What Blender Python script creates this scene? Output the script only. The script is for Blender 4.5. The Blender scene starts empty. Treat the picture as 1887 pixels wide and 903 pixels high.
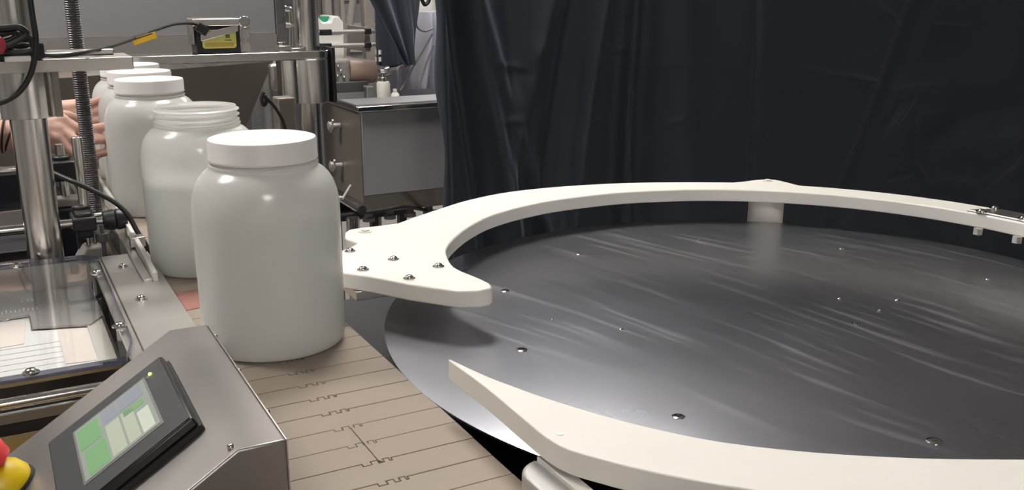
import bpy, bmesh, math, random
import numpy as np
from mathutils import Vector, Matrix
random.seed(7)
S = bpy.context.scene
COL = S.collection

# ------------------------------------------------------------------ camera
H = 1.277                      # camera height above the floor
F_PX, TH, PSI = 1780.0, math.radians(15.1), math.radians(28.3)
FW = np.array([math.sin(PSI)*math.cos(TH), math.cos(PSI)*math.cos(TH), -math.sin(TH)])
RT = np.array([math.cos(PSI), -math.sin(PSI), 0.0])
UP = np.cross(RT, FW)
cam = bpy.data.cameras.new('camera'); co = bpy.data.objects.new('camera', cam); COL.objects.link(co)
cam.sensor_width = 36.0; cam.lens = 36.0*F_PX/1887.0; cam.clip_start = 0.02; cam.clip_end = 60
M = Matrix(((RT[0], UP[0], -FW[0], 0), (RT[1], UP[1], -FW[1], 0), (RT[2], UP[2], -FW[2], H), (0, 0, 0, 1)))
co.matrix_world = M
S.camera = co
def ray(x, y): return FW + RT*(x-943.5)/F_PX + UP*(451.5-y)/F_PX
def az(x, y, z):               # world point at world height z
    d = ray(x, y); q = d*((z-H)/d[2]); return Vector((q[0], q[1], z))
def ay(x, y, Y):               # world point at world depth Y
    d = ray(x, y); q = d*(Y/d[1]); return Vector((q[0], Y, q[2]+H))

# ------------------------------------------------------------------ world and exposure
w = bpy.data.worlds.new('world'); S.world = w; w.use_nodes = True
w.node_tree.nodes['Background'].inputs[0].default_value = (0.78, 0.80, 0.85, 1)
w.node_tree.nodes['Background'].inputs[1].default_value = 0.25
S.view_settings.view_transform = 'Standard'; S.view_settings.look = 'None'
S.view_settings.gamma = 1; S.view_settings.use_curve_mapping = False
S.view_settings.exposure = 0.27
LAMP_W = 38.0                  # emission strength of the ceiling tubes
LAMPS = [(-0.4, -2.3), (-0.95, 2.15), (0.85, 2.05), (2.7, 4.6), (-1.2, 4.8)]
CEIL = 3.1
LAMP_L = ['square ceiling light panel behind the viewer', 'square ceiling light panel above the person at the left', 'square ceiling light panel above the black backdrop and turntable',
          'square ceiling light panel added unseen to brighten the background rack behind the backdrop', 'square ceiling light panel above the far side of the steel enclosure']  # the panel over the background rack is an added light, out of view

# ------------------------------------------------------------------ materials
MATS = {}
def nt(name):
    m = bpy.data.materials.new(name); m.use_nodes = True; MATS[name] = m
    return m, m.node_tree.nodes, m.node_tree.links, m.node_tree.nodes['Principled BSDF']
def setp(b, **k):
    for a, v in k.items():
        b.inputs[a.replace('_', ' ')].default_value = v
def mat(name, col, rough=.5, metal=0., noise=0., nscale=8., stretch=(1, 1, 1), bump=0., bscale=60., rvar=0., **k):
    m, N, L, b = nt(name)
    setp(b, Base_Color=(*col, 1), Roughness=rough, Metallic=metal, **k)
    tc = N.new('ShaderNodeTexCoord'); mp = N.new('ShaderNodeMapping'); L.new(tc.outputs['Object'], mp.inputs[0])
    mp.inputs['Scale'].default_value = stretch
    if noise or rvar:
        n = N.new('ShaderNodeTexNoise'); n.inputs['Scale'].default_value = nscale; n.inputs['Detail'].default_value = 6
        L.new(mp.outputs[0], n.inputs[0])
        if noise:
            r = N.new('ShaderNodeValToRGB'); L.new(n.outputs[0], r.inputs[0])
            r.color_ramp.elements[0].position = .3; r.color_ramp.elements[1].position = .7
            r.color_ramp.elements[0].color = (*[c*(1-noise) for c in col], 1)
            r.color_ramp.elements[1].color = (*[min(1, c*(1+noise)) for c in col], 1)
            L.new(r.outputs[0], b.inputs['Base Color'])
        if rvar:
            q = N.new('ShaderNodeMapRange'); L.new(n.outputs[0], q.inputs[0])
            q.inputs[1].default_value = .3; q.inputs[2].default_value = .7
            q.inputs[3].default_value = max(.02, rough-rvar); q.inputs[4].default_value = rough+rvar
            L.new(q.outputs[0], b.inputs['Roughness'])
    if bump:
        n2 = N.new('ShaderNodeTexNoise'); n2.inputs['Scale'].default_value = bscale; n2.inputs['Detail'].default_value = 4
        L.new(mp.outputs[0], n2.inputs[0])
        bp = N.new('ShaderNodeBump'); bp.inputs['Strength'].default_value = bump; bp.inputs['Distance'].default_value = .002
        L.new(n2.outputs[0], bp.inputs['Height']); L.new(bp.outputs[0], b.inputs['Normal'])
    return m
mat('steel', (.60, .58, .56), .30, 1, noise=.08, nscale=5, rvar=.06)
mat('steel_plate', (.60, .575, .54), .36, 1, noise=.06, nscale=3, rvar=.06, stretch=(1, 6, 1))
mat('steel_shiny', (.74, .72, .69), .14, 1, noise=.05, nscale=40)
mat('steel_column', (.68, .66, .63), .20, 1, noise=.28, nscale=110, stretch=(1, 1, .02), rvar=.05)  # upright colour streaks imitate stripes reflected in the polished steel
mat('steel_dark', (.24, .22, .20), .42, .7, noise=.12, nscale=4, rvar=.05)
mat('steel_panel', (.36, .36, .37), .42, .7, noise=.10, nscale=2, rvar=.08)
mat('steel_ledge', (.27, .25, .24), .4, .3, noise=.05)
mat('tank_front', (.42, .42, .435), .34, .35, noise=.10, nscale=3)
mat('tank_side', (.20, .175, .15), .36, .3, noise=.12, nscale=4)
mat('deck', (.44, .42, .405), .12, .25, noise=.04, nscale=5)
mat('steel_box', (.30, .28, .268), .36, .85, noise=.08, nscale=6, rvar=.05, bump=.03, bscale=200)
mat('thread_steel', (.15, .145, .15), .35, .6, noise=.2, nscale=60)
mat('black_plastic', (.018, .018, .022), .42, noise=.2, nscale=30)
mat('black_rubber', (.014, .013, .013), .5, noise=.2, nscale=60)
mat('black_paint', (.012, .012, .016), .55, noise=.3, nscale=9)
mat('navy_paint', (.014, .016, .03), .5, noise=.3, nscale=9)
mat('guide_white', (.85, .82, .765), .42, noise=.02, nscale=12, bump=.02, bscale=120, Subsurface_Weight=.08, Subsurface_Radius=(.01, .009, .007), Subsurface_Scale=.5)
mat('cap_white', (.90, .875, .86), .38, noise=.01, nscale=20)
mat('rail_white', (.72, .69, .64), .4, noise=.04, nscale=12)
mat('rail_grey', (.50, .49, .48), .4, .5, noise=.03)
mat('belt', (.30, .245, .198), .42, noise=.05, nscale=7, bump=.05, bscale=300)
mat('red_glow', (.30, .13, .11), .45, noise=.15, nscale=30)
mat('hinge_pin', (.05, .04, .035), .5, noise=.1)
mat('paper_web', (.80, .79, .77), .55, noise=.02, nscale=9)
mat('paper_liner', (.62, .58, .52), .5, noise=.03, nscale=9)
mat('paper_peach', (.88, .78, .70), .5, noise=.03, nscale=9)
mat('liner_line', (.60, .60, .60), .6, noise=.02)
mat('ochre', (.36, .25, .09), .5, noise=.15, nscale=6)
mat('bezel', (.055, .058, .062), .42, noise=.08, nscale=50)
mat('bezel_side', (.012, .012, .014), .35, noise=.1, nscale=50)
mat('gasket', (.02, .02, .02), .6, noise=.1)
mat('estop_red', (.75, .05, .06), .35, noise=.05, nscale=20)
mat('estop_yellow', (.85, .60, .01), .4, noise=.05, nscale=20)
mat('tag_yellow', (.85, .52, .015), .5, noise=.05, nscale=40)
mat('label_yellow', (.74, .72, .20), .5, noise=.03, nscale=40)
mat('label_gold', (.62, .45, .10), .5, noise=.05, nscale=40)
mat('label_ink', (.16, .17, .04), .5, noise=.1, nscale=40)
mat('ink_white', (.85, .8, .76), .5, noise=.02)
mat('red_plastic', (.35, .03, .06), .4, noise=.1)
mat('skin', (.60, .37, .30), .48, noise=.12, nscale=30, bump=.12, bscale=220, Subsurface_Weight=.15, Subsurface_Radius=(.02, .008, .004), Subsurface_Scale=.3)
mat('nail', (.78, .52, .46), .3, noise=.03)
mat('cloth_dark', (.03, .032, .04), .85, noise=.2, nscale=30, bump=.3, bscale=150)
mat('trouser', (.02, .024, .04), .9, noise=.2, nscale=30)
mat('hair', (.04, .022, .012), .6, noise=.3, nscale=50)
mat('eye', (.8, .8, .8), .2, noise=.01)
mat('lips', (.55, .22, .2), .45, noise=.05)
mat('lavender_cloth', (.60, .59, .68), .8, noise=.08, nscale=10, bump=.3, bscale=20)
mat('jug_white', (.85, .83, .80), .45, noise=.02)
mat('cap_green', (.02, .28, .16), .45, noise=.05)
mat('tan_paint', (.36, .26, .215), .4, noise=.08, nscale=15)
mat('grey_cast', (.26, .24, .225), .5, noise=.2, nscale=30)
mat('rack_paint', (.33, .30, .275), .45, noise=.12, nscale=10)
mat('pump_body', (.50, .475, .43), .45, noise=.04)
mat('floor_concrete', (.36, .335, .325), .5, noise=.08, nscale=3, bump=.1, bscale=40)
mat('wall_paint', (.42, .41, .41), .7, noise=.03, nscale=4)
mat('ceiling_paint', (.55, .55, .55), .8, noise=.02, nscale=4)
mat('dark_equipment', (.07, .068, .07), .5, noise=.3, nscale=9)
mat('grey_equipment', (.17, .165, .165), .5, noise=.2, nscale=9)

def emis(name, col, s):
    m, N, L, b = nt(name); setp(b, Base_Color=(*col, 1), Emission_Color=(*col, 1), Emission_Strength=s)
emis('lamp', (1.0, .965, .91), LAMP_W)
emis('led', (.55, .9, .15), 2.2)
# HMI screen: a lit display with dim blocks, shown as the panes built below
emis('screen_grey', (.22, .25, .22), .28); emis('screen_pale', (.30, .33, .26), .42)
emis('screen_green', (.13, .27, .12), .36); emis('screen_blue', (.20, .22, .25), .3); emis('screen_white', (.36, .40, .33), .5)

# the turning disc: dark brushed stainless with round scuffs
z_disc = H-.376
m, N, L, b = nt('disc_steel')
tc = N.new('ShaderNodeTexCoord')
gr = N.new('ShaderNodeVectorMath'); gr.operation = 'LENGTH'
sx = N.new('ShaderNodeSeparateXYZ'); L.new(tc.outputs['Object'], sx.inputs[0])
at2 = N.new('ShaderNodeMath'); at2.operation = 'ARCTAN2'; L.new(sx.outputs[1], at2.inputs[0]); L.new(sx.outputs[0], at2.inputs[1])
L.new(tc.outputs['Object'], gr.inputs[0])
cb = N.new('ShaderNodeCombineXYZ')
ml = N.new('ShaderNodeMath'); ml.operation = 'MULTIPLY'; ml.inputs[1].default_value = 26; L.new(gr.outputs['Value'], ml.inputs[0])
L.new(ml.outputs[0], cb.inputs[0]); L.new(at2.outputs[0], cb.inputs[1])
n3 = N.new('ShaderNodeTexNoise'); n3.inputs['Scale'].default_value = 4.0; n3.inputs['Detail'].default_value = 2; L.new(tc.outputs['Object'], n3.inputs[0])
rr = N.new('ShaderNodeMapRange'); L.new(n3.outputs[0], rr.inputs[0]); rr.inputs[1].default_value = 0; rr.inputs[2].default_value = 1; rr.inputs[3].default_value = .24; rr.inputs[4].default_value = .34
cr = N.new('ShaderNodeMapRange'); L.new(n3.outputs[0], cr.inputs[0]); cr.inputs[1].default_value = .30; cr.inputs[2].default_value = .60; cr.interpolation_type = 'SMOOTHSTEP'
# long scuff lines worn into the disc, mostly in one direction
d_s = az(1610, 730, z_disc)-az(1370, 648, z_disc)
mp5 = N.new('ShaderNodeMapping'); mp5.vector_type = 'TEXTURE'; mp5.inputs['Rotation'].default_value = (0, 0, math.atan2(d_s.y, d_s.x)); mp5.inputs['Scale'].default_value = (1, .055, 1)
ds_ = N.new('ShaderNodeTexNoise'); ds_.inputs['Scale'].default_value = 2.0; ds_.inputs['Detail'].default_value = 0; L.new(tc.outputs['Object'], ds_.inputs[0])
dv_ = N.new('ShaderNodeVectorMath'); dv_.operation = 'MULTIPLY_ADD'; dv_.inputs[1].default_value = (.12, .12, 0); L.new(ds_.outputs['Color'], dv_.inputs[0]); L.new(tc.outputs['Object'], dv_.inputs[2])
L.new(dv_.outputs[0], mp5.inputs[0])
n5 = N.new('ShaderNodeTexNoise'); n5.inputs['Scale'].default_value = 4.0; n5.inputs['Detail'].default_value = 3; L.new(mp5.outputs[0], n5.inputs[0])
q5 = N.new('ShaderNodeMapRange'); q5.inputs[1].default_value = .50; q5.inputs[2].default_value = .78; q5.interpolation_type = 'SMOOTHSTEP'; L.new(n5.outputs[0], q5.inputs[0])
mk = N.new('ShaderNodeMath'); mk.operation = 'MULTIPLY'; L.new(q5.outputs[0], mk.inputs[0]); L.new(cr.outputs[0], mk.inputs[1])
ad = N.new('ShaderNodeMath'); ad.operation = 'MULTIPLY_ADD'; ad.inputs[1].default_value = .04; L.new(mk.outputs[0], ad.inputs[0]); L.new(rr.outputs[0], ad.inputs[2])
L.new(ad.outputs[0], b.inputs['Roughness'])
mt_ = N.new('ShaderNodeMath'); mt_.operation = 'MULTIPLY_ADD'; mt_.inputs[1].default_value = -.24; mt_.inputs[2].default_value = .99; L.new(mk.outputs[0], mt_.inputs[0])
L.new(mt_.outputs[0], b.inputs['Metallic']); setp(b, Base_Color=(.445, .455, .495, 1))

# translucent jar plastic
m, N, L, b = nt('jar_plastic')
setp(b, Base_Color=(.93, .925, .905, 1), Roughness=.20, Specular_IOR_Level=.85)
tr = N.new('ShaderNodeBsdfTranslucent'); tr.inputs[0].default_value = (.98, .97, .945, 1)
tp = N.new('ShaderNodeBsdfTransparent'); tp.inputs[0].default_value = (.97, .97, .97, 1)
nz = N.new('ShaderNodeTexNoise'); nz.inputs['Scale'].default_value = 5
mr = N.new('ShaderNodeMapRange'); mr.inputs[3].default_value = .40; mr.inputs[4].default_value = .48; L.new(nz.outputs[0], mr.inputs[0])
ms = N.new('ShaderNodeMixShader'); L.new(mr.outputs[0], ms.inputs[0]); L.new(b.outputs[0], ms.inputs[1]); L.new(tr.outputs[0], ms.inputs[2])
m2 = N.new('ShaderNodeMixShader'); m2.inputs[0].default_value = .20; L.new(ms.outputs[0], m2.inputs[1]); L.new(tp.outputs[0], m2.inputs[2])
L.new(m2.outputs[0], N['Material Output'].inputs[0])
m, N, L, b = nt('jar_contents')
setp(b, Base_Color=(.78, .86, .87, 1), Roughness=.25)
tr = N.new('ShaderNodeBsdfTranslucent'); tr.inputs[0].default_value = (.92, .96, .96, 1)
ms = N.new('ShaderNodeMixShader'); ms.inputs[0].default_value = .5; L.new(b.outputs[0], ms.inputs[1]); L.new(tr.outputs[0], ms.inputs[2])
L.new(ms.outputs[0], N['Material Output'].inputs[0])
# clear acrylic face and its blue-grey cut edge
def clear(name, tint, fac_ior, extra=None):
    m, N, L, b = nt(name)
    N.remove(b)
    t = N.new('ShaderNodeBsdfTransparent'); t.inputs[0].default_value = (*tint, 1)
    g = N.new('ShaderNodeBsdfGlossy'); g.inputs['Roughness'].default_value = .03; g.inputs[0].default_value = (1, 1, 1, 1)
    fr = N.new('ShaderNodeFresnel'); fr.inputs[0].default_value = fac_ior
    s = N.new('ShaderNodeMixShader'); ge = N.new('ShaderNodeNewGeometry'); iv = N.new('ShaderNodeMath'); iv.operation = 'SUBTRACT'; iv.inputs[0].default_value = 1; L.new(ge.outputs['Backfacing'], iv.inputs[1])
    mu = N.new('ShaderNodeMath'); mu.operation = 'MULTIPLY'; L.new(fr.outputs[0], mu.inputs[0]); L.new(iv.outputs[0], mu.inputs[1])
    L.new(mu.outputs[0], s.inputs[0]); L.new(t.outputs[0], s.inputs[1]); L.new(g.outputs[0], s.inputs[2])
    out = s
    if extra:
        d = N.new('ShaderNodeBsdfDiffuse'); d.inputs[0].default_value = (*extra, 1)
        s2 = N.new('ShaderNodeMixShader'); s2.inputs[0].default_value = .65; L.new(s.outputs[0], s2.inputs[1]); L.new(d.outputs[0], s2.inputs[2]); out = s2
    L.new(out.outputs[0], N['Material Output'].inputs[0])
clear('acrylic', (.955, .96, .965), 1.45)
clear('acrylic_edge', (.5, .52, .6), 1.45, (.17, .175, .25))
# black drape
m, N, L, b = nt('drape')
setp(b, Base_Color=(.034, .041, .056, 1), Roughness=.62, Sheen_Weight=.35, Sheen_Roughness=.4)
b.inputs['Sheen Tint'].default_value = (.55, .6, .75, 1)
tc = N.new('ShaderNodeTexCoord'); n = N.new('ShaderNodeTexNoise'); n.inputs['Scale'].default_value = 3; n.inputs['Detail'].default_value = 5; n.inputs['Distortion'].default_value = 1.2
L.new(tc.outputs['Object'], n.inputs[0]); bp = N.new('ShaderNodeBump'); bp.inputs['Strength'].default_value = .22; bp.inputs['Distance'].default_value = .02
L.new(n.outputs[0], bp.inputs['Height']); L.new(bp.outputs[0], b.inputs['Normal'])

# ------------------------------------------------------------------ mesh helpers
class MB:
    def __init__(s): s.bm = bmesh.new()
    def box(s, c, size, rot=None):
        r = bmesh.ops.create_cube(s.bm, size=1); v = r['verts']
        bmesh.ops.scale(s.bm, vec=size, verts=v)
        if rot is not None: bmesh.ops.rotate(s.bm, cent=(0, 0, 0), matrix=rot, verts=v)
        bmesh.ops.translate(s.bm, vec=c, verts=v); return s
    def bb(s, x0, x1, y0, y1, z0, z1): return s.box(((x0+x1)/2, (y0+y1)/2, (z0+z1)/2), (x1-x0, y1-y0, z1-z0))
    def cyl(s, p0, p1, r, r2=None, seg=24):
        p0 = Vector(p0); p1 = Vector(p1); d = p1-p0
        q = bmesh.ops.create_cone(s.bm, cap_ends=True, segments=seg, radius1=r, radius2=r if r2 is None else r2, depth=d.length)
        R = Vector((0, 0, 1)).rotation_difference(d).to_matrix()
        bmesh.ops.rotate(s.bm, cent=(0, 0, 0), matrix=R, verts=q['verts'])
        bmesh.ops.translate(s.bm, vec=(p0+p1)/2, verts=q['verts']); return s
    def sph(s, c, r, sc=(1, 1, 1), u=16, v=10, rot=None):
        q = bmesh.ops.create_uvsphere(s.bm, u_segments=u, v_segments=v, radius=r); vv = q['verts']
        bmesh.ops.scale(s.bm, vec=sc, verts=vv)
        if rot is not None: bmesh.ops.rotate(s.bm, cent=(0, 0, 0), matrix=rot, verts=vv)
        bmesh.ops.translate(s.bm, vec=c, verts=vv); return s
    def lathe(s, prof, c=(0, 0, 0), seg=48, closed=False, axis=None):
        rings = []; vs = []
        for r, z in prof:
            if r < 1e-6: rings.append([s.bm.verts.new((0, 0, z))])
            else: rings.append([s.bm.verts.new((r*math.cos(2*math.pi*k/seg), r*math.sin(2*math.pi*k/seg), z)) for k in range(seg)])
            vs += rings[-1]
        n = len(rings)
        for i in range(n if closed else n-1):
            a, b_ = rings[i], rings[(i+1) % n]
            for k in range(seg):
                k2 = (k+1) % seg
                if len(a) == 1 and len(b_) == 1: break
                if len(a) == 1: f = (a[0], b_[k2], b_[k])
                elif len(b_) == 1: f = (a[k], a[k2], b_[0])
                else: f = (a[k], a[k2], b_[k2], b_[k])
                s.bm.faces.new(f)
        if axis is not None:
            R = Vector((0, 0, 1)).rotation_difference(Vector(axis)).to_matrix(); bmesh.ops.rotate(s.bm, cent=(0, 0, 0), matrix=R, verts=vs)
        bmesh.ops.translate(s.bm, vec=c, verts=vs); return s
    def prism(s, poly, z0, z1):
        bot = [s.bm.verts.new((p[0], p[1], z0)) for p in poly]; top = [s.bm.verts.new((p[0], p[1], z1)) for p in poly]
        s.bm.faces.new(bot[::-1]); s.bm.faces.new(top)
        n = len(poly)
        for i in range(n): s.bm.faces.new((bot[i], bot[(i+1) % n], top[(i+1) % n], top[i]))
        return s
    def extr(s, poly, vec):     # poly: 3D points, extruded by vec
        vec = Vector(vec); a = [s.bm.verts.new(p) for p in poly]; b_ = [s.bm.verts.new(Vector(p)+vec) for p in poly]
        s.bm.faces.new(a[::-1]); s.bm.faces.new(b_); n = len(poly)
        for i in range(n): s.bm.faces.new((a[i], a[(i+1) % n], b_[(i+1) % n], b_[i]))
        return s
    def tube(s, pts, r, seg=10, sub=6):
        P = [Vector(p) for p in pts]
        if sub > 1 and len(P) > 2:
            Q = []
            for i in range(len(P)-1):
                p0 = P[max(0, i-1)]; p1 = P[i]; p2 = P[i+1]; p3 = P[min(len(P)-1, i+2)]
                for j in range(sub):
                    t = j/sub
                    Q.append(.5*((2*p1)+(-p0+p2)*t+(2*p0-5*p1+4*p2-p3)*t*t+(-p0+3*p1-3*p2+p3)*t**3))
            Q.append(P[-1]); P = Q
        R = r if callable(r) else (lambda t: r)
        rings = []; nrm = None
        for i, p in enumerate(P):
            d = (P[min(i+1, len(P)-1)]-P[max(i-1, 0)]).normalized()
            if nrm is None: nrm = d.orthogonal().normalized()
            nrm = (nrm-d*nrm.dot(d)).normalized(); bn = d.cross(nrm); rr = R(i/(len(P)-1))
            rings.append([s.bm.verts.new(p+nrm*rr*math.cos(2*math.pi*k/seg)+bn*rr*math.sin(2*math.pi*k/seg)) for k in range(seg)])
        for a, b_ in zip(rings, rings[1:]):
            for k in range(seg): s.bm.faces.new((a[k], a[(k+1) % seg], b_[(k+1) % seg], b_[k]))
        s.bm.faces.new(rings[0][::-1]); s.bm.faces.new(rings[-1]); return s

def wloc(o):
    v = Vector((0, 0, 0))
    while o: v += o.location; o = o.parent
    return v
def obj(name, mb, mt, parent=None, bevel=0, smooth=True, seg=2, mats=None):
    bm = mb.bm; bmesh.ops.recalc_face_normals(bm, faces=bm.faces)
    if parent: off = wloc(parent)
    else:
        xs = [v.co for v in bm.verts]
        off = Vector(((min(v.x for v in xs)+max(v.x for v in xs))/2, (min(v.y for v in xs)+max(v.y for v in xs))/2, min(v.z for v in xs)))
    bmesh.ops.translate(bm, vec=-off, verts=bm.verts)
    me = bpy.data.meshes.new(name); bm.to_mesh(me); bm.free()
    o = bpy.data.objects.new(name, me); COL.objects.link(o)
    me.materials.append(MATS[mt])
    for x in (mats or []): me.materials.append(MATS[x])
    if smooth:
        me.polygons.foreach_set('use_smooth', [True]*len(me.polygons))
        try: me.set_sharp_from_angle(angle=math.radians(38))
        except Exception: pass
    if parent: o.parent = parent
    else: o.location = off
    if bevel:
        b_ = o.modifiers.new('bevel', 'BEVEL'); b_.width = bevel; b_.segments = seg; b_.limit_method = 'ANGLE'; b_.angle_limit = math.radians(40)
        b_.harden_normals = False
    return o
def tag(o, label, cat, group=None):
    o['label'] = label; o['category'] = cat
    if group: o['group'] = group
    return o
def thing(name, loc, label, cat, group=None):
    o = bpy.data.objects.new(name, None); o.empty_display_size = .05; COL.objects.link(o); o.location = loc
    return tag(o, label, cat, group)
def struct(o): o['kind'] = 'structure'; return o
def copy_tree(o, parent=None):
    c = o.copy(); COL.objects.link(c)
    if parent: c.parent = parent
    for ch in list(o.children): copy_tree(ch, c)
    return c
def z(r): return H+r            # height given relative to the camera

# ------------------------------------------------------------------ the room
struct(obj('floor', MB().bb(-4, 6, -3, 7, -.1, 0), 'floor_concrete', smooth=False))
struct(obj('ceiling', MB().bb(-4, 6, -3, 7, CEIL, CEIL+.1), 'ceiling_paint', smooth=False))
struct(obj('wall_back', MB().bb(-4, 6, 7, 7.1, 0, CEIL), 'wall_paint', smooth=False))
struct(obj('wall_front', MB().bb(-4, 6, -3.1, -3, 0, CEIL), 'wall_paint', smooth=False))
struct(obj('wall_left', MB().bb(-4.1, -4, -3, 7, 0, CEIL), 'wall_paint', smooth=False))
struct(obj('wall_right', MB().bb(6, 6.1, -3, 7, 0, CEIL), 'wall_paint', smooth=False))
for i, (x, y) in enumerate(LAMPS):
    t = thing('ceiling_light', (x, y, CEIL), LAMP_L[i], 'ceiling light', 'ceiling light panels')  # includes the added, unseen panel over the background rack
    obj('frame', MB().bb(x-.36, x+.36, y-.33, y-.30, CEIL-.05, CEIL).bb(x-.36, x+.36, y+.30, y+.33, CEIL-.05, CEIL).bb(x-.36, x-.33, y-.30, y+.30, CEIL-.05, CEIL).bb(x+.33, x+.36, y-.30, y+.30, CEIL-.05, CEIL), 'cap_white', t, smooth=False)
    obj('diffuser', MB().bb(x-.33, x+.33, y-.30, y+.30, CEIL-.04, CEIL-.02), 'lamp', t, smooth=False)

# ------------------------------------------------------------------ conveyor with hinged belt links
BZ = z(-.377); X0, X1, PITCH = .155, .331, .0358
conv = thing('conveyor', (.243, 1.4, 0), 'conveyor with tan hinged slat belt carrying white jars', 'conveyor')
def joint(e=0):
    J = [(X0, 0)]
    for a_, b__, lo, hi in ((.2305, .2370, 0, .001), (.2440, .2475, .001, .001), (.2535, .2545, .001, 0)):
        J += [(a_-e, lo), (a_-e, -.0044), (b__+e, -.0044), (b__+e, hi)]
    return J+[(X1, 0)]
gap = .00055
def link_poly(x0=None, x1=None):
    a = [(x, y+gap) for x, y in joint()]; b_ = [(x, y+PITCH-gap) for x, y in joint(.0009)][::-1]
    if x0 is not None:
        a = [(x0, gap)]+[p for p in a if p[0] > x0]; b_ = [p for p in b_ if p[0] > x0]+[(x0, PITCH-gap)]
    if x1 is not None:
        a = [p for p in a if p[0] < x1]+[(x1, a_last(a, x1))]; b_ = [(x1, b_y(b_, x1))]+[p for p in b_ if p[0] < x1]
    return a+b_
def a_last(a, x1): return [p for p in a if p[0] < x1][-1][1]
def b_y(b_, x1): return [p for p in b_ if p[0] < x1][0][1]
y_first = .864-PITCH*23
link0 = obj('belt_link', MB().prism(link_poly(), BZ-.004, BZ), 'belt', conv, bevel=.0004, smooth=False, seg=1)
link0.location.y += y_first
halfA = obj('belt_link', MB().prism(link_poly(x1=.2436), BZ-.004, BZ), 'belt', conv, smooth=False)
halfB = obj('belt_link', MB().prism(link_poly(x0=.2446), BZ-.004, BZ), 'belt', conv, smooth=False)
used = False
for k in range(1, 70):
    yk = y_first+PITCH*k
    rel = round((yk-.864)/PITCH)
    if rel in (-4, -5, -8, -9, -11):
        for hf in (halfA, halfB):
            c = hf.copy() if used or rel != -5 else hf
            if c is not hf: COL.objects.link(c)
            c.location.y = yk
        if rel == -5: used = True
        continue
    c = link0.copy(); COL.objects.link(c); c.location.y = yk
halfA.location.y = halfA.location.y if used else 0
pins = MB()
for k in range(70):
    yk = y_first+PITCH*k
    for xx in (.2337, .2407, .2505): pins.bb(xx-.0012, xx+.0012, yk-.0032, yk-.0004, BZ-.003, BZ-.0008)
o = obj('hinge_pins', pins, 'hinge_pin', conv, smooth=False); o['kind'] = 'stuff'
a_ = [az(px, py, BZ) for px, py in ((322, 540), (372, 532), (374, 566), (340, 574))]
obj('red_glow_patch', MB().prism([(p.x, p.y) for p in a_], BZ+.0001, BZ+.0005), 'red_glow', conv, smooth=False)  # red glow falling on the belt, painted as a thin coloured patch
obj('slider_bed', MB().bb(X0+.004, X1-.004, .02, 2.5, BZ-.03, BZ-.0045), 'hinge_pin', conv, smooth=False)
obj('side_frame', MB().bb(X1-.008, X1-.004, .02, 2.5, BZ-.12, BZ-.006).bb(X1-.004, X1+.016, .02, 2.5, BZ-.12, BZ-.112), 'steel_dark', conv, smooth=False)
obj('side_frame', MB().bb(X0+.002, X0+.006, .02, 2.5, BZ-.12, BZ-.006), 'steel_dark', conv, smooth=False)
for yy in (.1, 1.6, 2.4):
    obj('leg', MB().bb(.16, .20, yy-.02, yy+.02, 0, BZ-.12).bb(.285, .325, yy-.02, yy+.02, 0, BZ-.12).bb(.2, .285, yy-.015, yy+.015, .25, .28), 'steel_dark', conv, smooth=False)

# ------------------------------------------------------------------ white jars
def jar(cap, label, loc, level=.155):
    t = thing('jar', loc, label, 'jar', 'white plastic jars on the belt')
    R = .0765
    out = [(0, .002), (.060, .002), (.068, .0), (.0735, .003), (.0755, .010), (.0758, .03), (R, .10), (R, .144), (.0760, .156), (.0742, .167), (.0710, .1765), (.0668, .1840), (.0615, .1895), (.0570, .1925), (.0552, .1945), (.0550, .1955), (.0560, .1962), (.0560, .1978), (.0530, .1985)]
    if cap: out += [(.0520, .1995), (.0515, .216)]
    else:
        zz = .1990
        for k in range(3): out += [(.0518, zz), (.0552, zz+.0018), (.0552, zz+.0032), (.0518, zz+.0050)]; zz += .0070
        out += [(.0518, .219), (.0512, .2205)]
    inn = [(r-.0022, max(zv, .004)) for r, zv in out[::-1] if r > .05]
    inn = [(r, zv) for r, zv in inn]+[(0, .004)]
    obj('body', MB().lathe([(r, zv+loc[2]) for r, zv in out+inn], (loc[0], loc[1], 0), 64), 'jar_plastic', t)
    c = [(0, .006), (.066, .006), (.0722, .012), (.0733, .03), (.0738, .10), (.0738, .138)]
    c = [p for p in c if p[1] < level]+[(.0730, level), (0, level)]
    obj('contents', MB().lathe([(r, zv+loc[2]) for r, zv in c], (loc[0], loc[1], 0), 48), 'jar_contents', t)
    if cap:
        cp = [(.0548, .2015), (.0556, .2015), (.0560, .2023), (.0560, .2045), (.0556, .2053), (.0556, .221), (.0546, .2235), (.0525, .2242), (.0500, .2238), (.0485, .2236), (0, .2236), (0, .2205), (.0525, .2205), (.0548, .2190)]
        m_ = MB().lathe([(r, zv+loc[2]) for r, zv in cp], (loc[0], loc[1], 0), 72, closed=True)
        obj('cap', m_, 'cap_white', t)
    return t
JZ = BZ+.0002
jar(True, 'nearest large translucent white jar with screw cap, standing alone in front on belt', (.2445, 1.002, JZ), .150)
jar(False, 'translucent white jar without a cap, showing its threaded neck', (.2415, 1.338, JZ), .128)
jar(True, 'capped white jar directly behind the uncapped jar, nearest of the touching row of three', (.2395, 1.733, JZ), .12)
jar(True, 'capped white jar held by fingers, middle of the touching row of three', (.2475, 1.902, JZ), .12)
jar(True, 'farthest capped white jar at the end of the row, behind the hands', (.2535, 2.074, JZ), .12)

# ------------------------------------------------------------------ turntable
CX, CY, RD = .7935, .806, .4645
DZ = z(-.376)
tt = thing('turntable', (CX, CY, 0), 'round rotary accumulation table with dark brushed steel disc', 'turntable')
disc = obj('disc', MB().lathe([(0, 0), (RD-.002, 0), (RD, -.0007), (RD, -.0028), (RD-.003, -.003), (0, -.003)], (CX, CY, DZ), 180), 'disc_steel', tt)
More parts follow.
